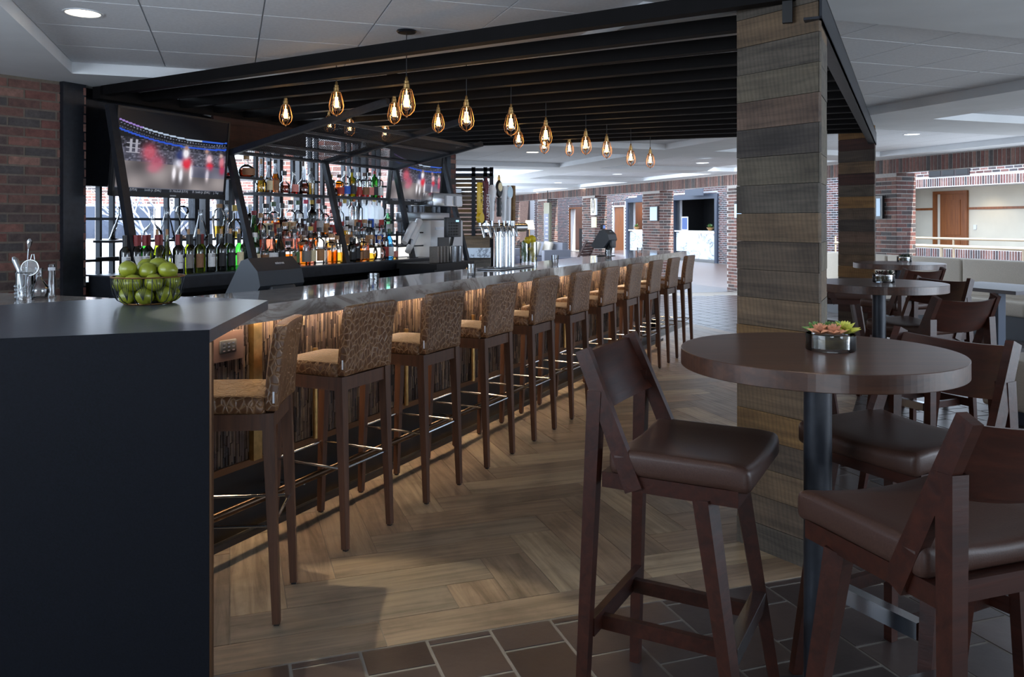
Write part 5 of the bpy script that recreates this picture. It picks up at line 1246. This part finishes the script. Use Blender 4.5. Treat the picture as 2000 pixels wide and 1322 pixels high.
chairs = [((.520, 2.338), 118, 'empty dark bar chair left of the nearest table, its seat in full view'),
          ((.925, 1.795), -19, 'dark bar chair at the right foreground, cut by the right edge, back to the camera'),
          ((1.165, 2.475), 243, 'dark bar chair tucked behind the nearest table on its right side'),
          ((2.115, 4.215), -20, 'dark bar chair with curved back facing away, just before the second table'),
          ((1.82, 5.06), 106, 'dark bar chair left of the second table, partly behind the big timber pillar'),
          ((2.56, 5.20), 245, 'dark bar chair at the right side of the second table'),
          ((3.12, 6.62), -20, 'dark bar chair with curved back between second and third table'),
          ((3.04, 7.46), 106, 'dark bar chair left of the farthest table, seen between the two pillars')]
for k, ((x_, y_), a_, lb) in enumerate(chairs):
    o = ch0 if k == 0 else dup(ch0); o.location = (x_, y_, 0); o.rotation_euler = (0, 0, az(a_)); o['label'] = lb
# succulent bowls
def succulent(label, loc, pal, seed, k=1.0, spiky=False):
    rr = random.Random(seed); t = thing('succulent_bowl', label, 'plant', loc)
    MB().lathe([(.058*k, 0), (.060*k, .003), (.060*k, .046), (.057*k, .046), (.057*k, .008), (0, .008)], 32).obj('glass_dish', g_clear, t)
    mb = MB(); mb.lathe([(0, .009), (.052*k, .009), (.054*k, .025), (.05*k, .034), (0, .040)], 20); mb.obj('moss_filling', pot_soil, t)
    cs = [(-.032, -.015, 0), (.034, -.008, 1), (.002, .022, 2), (-.002, -.026, 0), (-.03, .022, 2), (.03, .03, 2)]
    for q, (x_, y_, pi_) in enumerate(cs):
        mb = MB(); n = 5+2*(q % 2)
        for ring_ in range(3 if not spiky else 4):
            for j in range(n):
                a_ = 2*PI*j/n+ring_*.6+q; el = math.radians(22+26*ring_); L = (.038-.007*ring_)*k*(1.15 if q == 1 else .95); wd = (.0105 if not spiky else .0035)*k
                d = Vector((math.cos(a_)*math.cos(el), math.sin(a_)*math.cos(el), math.sin(el))); sd = Vector((-math.sin(a_), math.cos(a_), 0)); up_ = d.cross(sd)*-1
                vs = [Vector((0, 0, 0)), d*L*.45+sd*wd, d*L*.45-sd*wd, d*L, d*L*.45+up_*-wd*.9, d*L*.5+up_*wd*.3]
                mb.add([v_+Vector((x_*k, y_*k, .040*k+.004*ring_)) for v_ in vs], [(0, 1, 5), (0, 5, 2), (1, 3, 5), (2, 5, 3), (0, 4, 1), (0, 2, 4), (1, 4, 3), (2, 3, 4)], 0, True)
        mb.obj('rosette', pal[pi_ % len(pal)], t)
    return t
sg = plain('succulent_green', c(96, 132, 70), .5, noise=(20, .2)); sy = plain('succulent_yellow', c(198, 200, 92), .45, noise=(20, .15)); spk = plain('succulent_pink', c(196, 138, 108), .5, noise=(25, .25)); sdk = plain('succulent_dark', c(46, 62, 46), .5, noise=(20, .3)); sdr = plain('succulent_red', c(70, 40, 38), .5)
P = pz(1622, 683, 1.06); succulent('bowl of pink, green and yellow succulents on the nearest table', (P.x, P.y, 1.0602), [spk, sy, sg], 1, 1.13)
P = pz(1726, 551, 1.06); succulent('glass dish of dark spiky succulents on the second table', (P.x, P.y, 1.0602), [sdr, sdk, sdk], 2, 1.05, True)
P = pz(1766, 511.5, 1.06); succulent('glass dish of dark succulents on the farthest table', (P.x, P.y, 1.0602), [sdk, sdk, sdr], 3, 1.05, True)

# ================================================================== LOUNGE AT THE RIGHT, RAILS
bq = thing('banquette', 'long cream upholstered banquette along the low wall at the right', 'sofa', Gw(9.0, 9.2), GA)
for k in range(4):
    b0 = -3.3+1.35*k
    MB().rbox(.45, .62, b0, b0+1.33, .42, .93, .03, 3).obj('back_cushion', offwhite, bq)
    MB().rbox(-.05, .48, b0, b0+1.33, .28, .46, .03, 3).obj('seat_cushion', offwhite, bq)
MB().box(0, .6, -3.3, 2.05, 0, .28).obj('plinth', grey_p, bq)
P = Vector((6.05, 9.5, 0))
lt = thing('lounge_table', 'low square grey table on a blue-grey post before the banquette', 'table', Vector((4.95, 8.35, 0)), GA)
MB().box(-.42, .42, -.55, .55, .74, .775).obj('tabletop', plain('grey_tabletop', c(92, 88, 90), .55), lt); MB().box(-.05, .05, -.05, .05, .02, .74).obj('post', blue_fr, lt); MB().box(-.25, .25, -.25, .25, 0, .02).obj('base', blue_fr, lt)
ot = thing('ottoman', 'cream block ottoman at the right edge behind the chairs', 'ottoman', Vector((3.78, 5.75, 0)), GA)
MB().rbox(-.27, .6, -.33, .33, .10, .46, .03, 3).obj('cushion', offwhite, ot); MB().box(-.2, .55, -.28, .28, 0, .10).obj('base', blue_fr, ot)
rl = thing('handrail', 'tan double handrail in front of the low brick wall at the right', 'railing', (0, 0, 0), GA)
for z_, a_ in ((1.02, 15.2), ): pass
mb = MB().tube([(15.4, 10.0, 1.06), (15.4, 17.5, 1.06)], .028, 8).obj('rail', rail_m, rl); MB().tube([(14.2, 9.0, .92), (14.2, 16.6, .92)], .038, 8).obj('rail', rail_m, rl)
for k in range(5):
    MB().tube([(15.4, 10.4+1.9*k, .0), (15.4, 10.4+1.9*k, 1.06)], .022, 8).obj('rail_post', rail_m, rl); MB().tube([(14.2, 9.6+1.9*k, .0), (14.2, 9.6+1.9*k, .92)], .03, 8).obj('rail_post', rail_m, rl)
vt = thing('air_vent', 'dark slotted vent in the brick above the corridor opening', 'vent', (0, 0, 0), GA)
vb0, vb1 = (15.32-5.27*.5594)/(.3256+.9455*.5594), (15.32-5.27*.510)/(.3256+.9455*.510)
MB().box(SA-.03, SA-.01, vb0, vb1, 2.53, 2.70).obj('frame', vent_m, vt)
for k in range(3): w_ = (vb1-vb0)/3; MB().box(SA-.04, SA-.03, vb0+w_*k+.03, vb0+w_*(k+1)-.03, 2.55, 2.68).obj('grille', black_m, vt)

# things hung on the arcade columns
def onarc(x_, y_): p = (x_-CX)/F; b_ = bb(p, AF-.02); P = Gw(AF-.02, b_); return b_, z_at(y_, P)
def plaque(name, label, cat, x0, x1, y0, y1, dep=.03, fm=black_m, im=white_tag, inset=.02, group=None):
    b1, zt = onarc(x0, y0); b0, _ = onarc(x1, y0); _, zb = onarc(x0, y1)
    t = thing(name, label, cat, (0, 0, 0), GA, group); MB().box(AF-.02-dep, AF-.02, b0, b1, zb, zt).obj('frame', fm, t)
    MB().box(AF-.025-dep, AF-.02-dep, b0+inset, b1-inset, zb+inset, zt-inset).obj('face', im, t); return t, b0, b1, zb, zt
skyp = plain('poster_sky', c(150, 180, 205), .4); skyd = plain('poster_blue', c(44, 62, 104), .4)
t, b0, b1, zb, zt = plaque('framed_poster', 'framed blue-and-white poster on the brick column left of the big pillar', 'poster', 1271, 1286, 403, 432, .03, black_m, skyp)
MB().add([(AF-.052, b0+.03, zb+.05), (AF-.052, b1-.05, zb+.10), (AF-.052, b1-.10, zt-.12), (AF-.052, b0+.03, zb+.22)], [(0, 1, 2, 3)]).obj('blue_shape', skyd, t)
plaque('framed_poster', 'slim framed poster just showing left of the big timber pillar', 'poster', 1436, 1452, 397, 427, .03, black_m, skyp)
plaque('framed_poster', 'framed landscape picture on the brick column right of the far pillar', 'poster', 1712, 1727, 383, 427, .04, black_m, skyp, .04)
t, b0, b1, zb, zt = plaque('logo_sign', 'pale plaque with a dark emblem of a crowned figure on the middle brick column', 'sign', 1156, 1166.5, 388, 420, .04, white_p, LAB['cream'], .015)
cy, cz = (b0+b1)/2, (zb+zt)/2+.03; mb = MB(); n = 24
mb.add([(AF-.067, cy+.105*math.cos(2*PI*k/n), cz+.22*math.sin(2*PI*k/n)) for k in range(n)], [tuple(range(n))]); mb.obj('emblem_disc', black_m, t)
mb = MB(); rot_ = [(0, .20), (.03, .15), (.018, .12), (.05, .04), (.03, -.02), (.07, -.12), (.03, -.16), (0, -.21), (-.03, -.16), (-.07, -.12), (-.03, -.02), (-.05, .04), (-.018, .12), (-.03, .15)]
mb.add([(AF-.069, cy+x_*.9, cz+z_*.92) for x_, z_ in rot_], [tuple(range(len(rot_)))]); mb.obj('emblem_figure', white_tag, t)
t, b0, b1, zb, zt = plaque('notice_sheet', 'small cream notice sheet below the emblem sign', 'notice', 1156, 1165.5, 424, 444, .02, LAB['cream'], LAB['cream'], .01)
for q in range(6): MB().box(AF-.050, AF-.045, b0+.04, b1-.04-.03*(q % 3), zt-.06-.045*q, zt-.05-.045*q).obj('text_line', LAB['grey'], t)
pz_ = (1069.5-CX)/F; b_ = bb(pz_, AF-.35); P = Gw(AF-.35, b_); za, zb_ = z_at(396, P), z_at(505, P)
mn = thing('hanging_menu_board', 'tall hanging two-panel menu board by the brick column beyond the lemons', 'menu board', (P.x, P.y, 0), GA)
MB().box(-.04, .04, -.24, .24, zb_, za).obj('case', plain('board_olive', c(110, 108, 88), .5), mn); MB().box(-.05, -.04, -.19, .19, zb_+.1, za-.35).obj('panel', plain('board_panel', c(76, 82, 104), .4), mn)
for q in range(9): MB().box(-.053, -.05, -.15, .1-.04*(q % 3), zb_+.25+.13*q, zb_+.265+.13*q).obj('menu_line', white_tag, mn)
MB().tube([(0, 0, za), (0, 0, ZC)], .012, 6).obj('hanger', black_m, mn)

# hotel desks in the blue-grey frames
for k, (b0, b1) in enumerate(((24.95, 27.75), (28.3, 31.6))):
    f_ = struct(MB().box(SA-.08, SA+.2, b0-.16, b0, 0, 2.46).box(SA-.08, SA+.2, b1, b1+.16, 0, 2.46).box(SA-.08, SA+.2, b0, b1, 2.28, 2.46).obj('trim_%d' % (k+2), blue_fr, None, (0, 0, 0), GA))
    d = thing('reception_desk', ['white marble reception desk in the right-hand blue frame', 'white marble reception desk in the left-hand blue frame'][k], 'desk', (0, 0, 0), GA)
    MB().box(SA+.02, SA+.5, b0+.05, b1-.03, .1, 1.05).obj('marble_front', wmarble, d); MB().box(SA-.06, SA+.55, b0+.05, b1-.03, 1.08, 1.13).obj('desk_top', white_p, d)
    MB().box(SA+.0, SA+.018, b0+.1, b1-.3, 1.055, 1.078).obj('light_strip', glow_led, d); MB().box(SA+.06, SA+.45, b0+.05, b1-.03, 0, .1).obj('plinth', brushed, d)
    for q in range(2):
        P_ = thing('recessed_light', '%s round light in the ceiling over the %s reception desk' % (['near', 'far'][q], ['right', 'left'][k]), 'light', Gw(16.8, b0+.6+1.0*q, 2.352), GA)
        MB().lathe([(0, 0), (.08, 0), (.08, .006), (0, .006)], 16).obj('lens', glow_dl, P_)
def deskplant(label, x_, y_, b_):
    P = Gw(16.35, b_); t = thing('desk_plant', label, 'plant', (P.x, P.y, 1.1305)); MB().lathe([(.05, 0), (.14, .12), (.13, .12), (0, .04)], 16).obj('bowl', gold_w, t); mb = MB()
    for k in range(40): a_ = R.uniform(0, 6.3); e = R.uniform(.2, 1.3); L = R.uniform(.1, .2); d = Vector((math.cos(a_)*math.cos(e), math.sin(a_)*math.cos(e), math.sin(e))); s_ = Vector((-math.sin(a_), math.cos(a_), 0))*.02; o_ = Vector((0, 0, .1)); mb.add([o_, o_+d*L*.6+s_, o_+d*L, o_+d*L*.6-s_], [(0, 1, 2, 3)])
    mb.obj('leaves', sg, t)
deskplant('small leafy plant in a tan bowl on the right reception desk', 1386, 440, bb(.242, 16.35)); deskplant('small leafy plant in a tan bowl on the left reception desk', 1243, 440, bb(.152, 16.35))
P = Gw(16.3, bb(.211, 16.3)); t = thing('tablet_stand', 'upright tablet with a blue screen on the right reception desk', 'tablet', (P.x, P.y, 1.1305), GA+.3); MB().box(-.015, .015, -.16, .16, 0, .52).obj('casing', white_p, t); MB().box(-.018, -.015, -.13, .13, .04, .48).obj('screen', lcd2, t)
for k, (x0, x1, y0) in enumerate(((1340, 1374, 377), (1246, 1268, 387))):
    p0, p1 = (x0-CX)/F, (x1-CX)/F; t = thing('hanging_sign', ['dark blank sign box over the right reception desk', 'dark blank sign box over the left reception desk'][k], 'sign', (0, 0, 0), GA); A_ = 15.9
    P = Gw(A_, bb(p0, A_)); MB().box(A_-.05, A_, bb(p1, A_), bb(p0, A_), z_at(y0, P)-.12, z_at(y0, P)+.12).obj('box', blue_fr, t)
# far lounge: chair, sofa, lamp, cabinet
P = pz(1128, 500, .25); P = Vector((1128-CX, F, 0))/F*22.0
lc = thing('lounge_chair', 'dark slatted lounge chair beyond the bar left of the emblem sign', 'armchair', (P.x, P.y, 0), math.radians(60))
MB().rbox(-.32, .32, -.1, .5, .36, .48, .02).obj('seat_cushion', plain('navy_cushion', c(36, 42, 62), .7), lc)
for k in range(7): MB().beam((-.32, -.12-.045*k, .42+.075*k), (.32, -.12-.045*k, .42+.075*k), .03, .05).obj('back_slat', walnut, lc)
for sx in (-1, 1):
    leg((sx*.33, .45, .42), (sx*.33, .5, 0), .04, .03, walnut, lc); leg((sx*.33, -.05, .45), (sx*.33, -.45, 0), .04, .03, walnut, lc); MB().beam((sx*.33, -.1, .36), (sx*.33, -.42, .95), .035, .05).obj('back_rail', walnut, lc)
P = Vector((1052-CX, F, 0))/F*24
sf = thing('sofa', 'grey sofa with pale cushions under the floor lamp far beyond the lemons', 'sofa', (P.x, P.y, 0), math.radians(-60))
MB().rbox(-.8, .8, -.35, .35, .2, .45, .03).obj('seat', plain('sofa_navy', c(40, 40, 54), .8), sf); MB().rbox(-.8, .8, .3, .5, .2, .85, .03).obj('back', plain('sofa_grey', c(110, 112, 122), .8), sf); MB().rbox(-.95, -.8, -.4, .5, .1, .65, .02).rbox(.8, .95, -.4, .5, .1, .65, .02).obj('arm', plain('sofa_grey', c(110, 112, 122), .8), sf)
for k in range(2): o = MB().rbox(-.2, .2, -.06, .06, -.2, .2, .05, 3).obj('cushion', offwhite, None, (P.x-.1+.35*k, P.y-.1-.1*k, .68), 0, ); o.rotation_euler = (-.25, .1, math.radians(-60)); tag(o, '%s pale cushion on the far grey sofa' % ['left', 'right'][k], 'cushion', 'sofa cushions')
P = Vector((1034-CX, F, 0))/F*30
lp = thing('floor_lamp', 'floor lamp with a glowing white shade in the far left doorway', 'lamp', (P.x, P.y, 0))
MB().lathe([(.20, z_at(448, P)), (.14, z_at(430, P))], 20).obj('shade', glow_sh, lp); MB().tube([(0, 0, 0), (0, 0, z_at(448, P)+.1)], .015, 8).obj('pole', brass, lp); MB().lathe([(.15, 0), (.15, .02), (0, .03)], 20).obj('base', brass, lp)
P = Gw(16.0, bb(.0892, 16.0)); cb = thing('black_cabinet', 'slim black cabinet standing in the wooden doorway', 'cabinet', (P.x, P.y, 0), GA); MB().box(-.2, .2, -.25, .25, 0, 1.15).obj('body', black_m, cb); MB().box(-.21, -.2, -.23, .23, .6, .62).obj('shelf_line', steel_d, cb)

# downlights ---------------------------------------------------------
dls = [(162, 25, ZT-.012, glow_dl, .085, 'round recessed downlight in the white tray at the upper left, largest of all'), (1781, 262, ZC, glow_cool, .085, 'recessed downlight in the ceiling right of the far pillar'), (1040, 297, ZT-.012, glow_dl, .10, 'bright downlight between the pendants right of the left group'),
       (1206, 340, ZC, glow_cool, .10, 'small downlight above the emblem sign'), (1372, 318, ZC, glow_cool, .11, 'pair-like downlight at the right above the reception desk'), (1090, 356.6, ZC, glow_cool, .10, 'small downlight left of the emblem column'), (1140, 367.6, ZC, glow_dl, .13, 'warm downlight close to the brick arcade'), (1054, 376.5, ZC, glow_dl, .13, 'warm downlight farthest back by the hanging menu board')]
for x_, y_, z_, mt, r_, lb in dls:
    P = pz(x_, y_, z_); t = thing('recessed_light', lb, 'light', (P.x, P.y, z_))
    MB().lathe([(r_+.012, 0), (r_+.012, -.005), (r_, -.005), (r_*.96, .0)], 28).obj('trim_ring', white_p, t); MB().lathe([(0, -.002), (r_*.96, -.002), (r_*.96, .0)], 28).obj('lens', mt, t)
for b_ in (11.6, 13.6, 15.6): P = Gw(17.3, b_, 2.335); t = thing('recessed_light', 'corridor ceiling light, %s beyond the handrail' % {11.6: 'nearest', 13.6: 'middle', 15.6: 'farthest'}[b_], 'light', P); MB().lathe([(0, 0), (.09, 0), (.09, .006), (0, .006)], 16).obj('lens', glow_dl, t)
for b_ in (12.2, 15.4): spot('corridor_spot', Gw(17.3, b_, 2.3), Gw(17.95, b_, .6), 16, (1, .84, .6), 110, .8, .05)
for x_ in (-.3,): pass
spot('desk_spot', Gw(16.45, 26, 2.3), Gw(16.3, 26, 0), 6, LAMP, 120, .8); spot('doorway_spot', Gw(16.9, 37, 2.4), Gw(17.3, 37, 0), 40, LAMP, 130, .8)
spot('doorway_spot', Gw(16.9, 32.6, 2.4), Gw(17.3, 32.6, 0), 25, LAMP, 130, .8); spot('doorway_spot', Gw(16.9, 41.5, 2.4), Gw(17.3, 41.5, 0), 40, LAMP, 130, .8)
led = area('under_bar_strip', Bw(3.15, .235, .975), Bw(3.15, .27, .0), 48, WARM, 7.3, .03)
led.rotation_euler = (math.radians(8), 0, 0); led.rotation_euler = (Matrix.Rotation(BA, 3, 'Z') @ Matrix.Rotation(math.radians(28), 3, 'X')).to_euler()
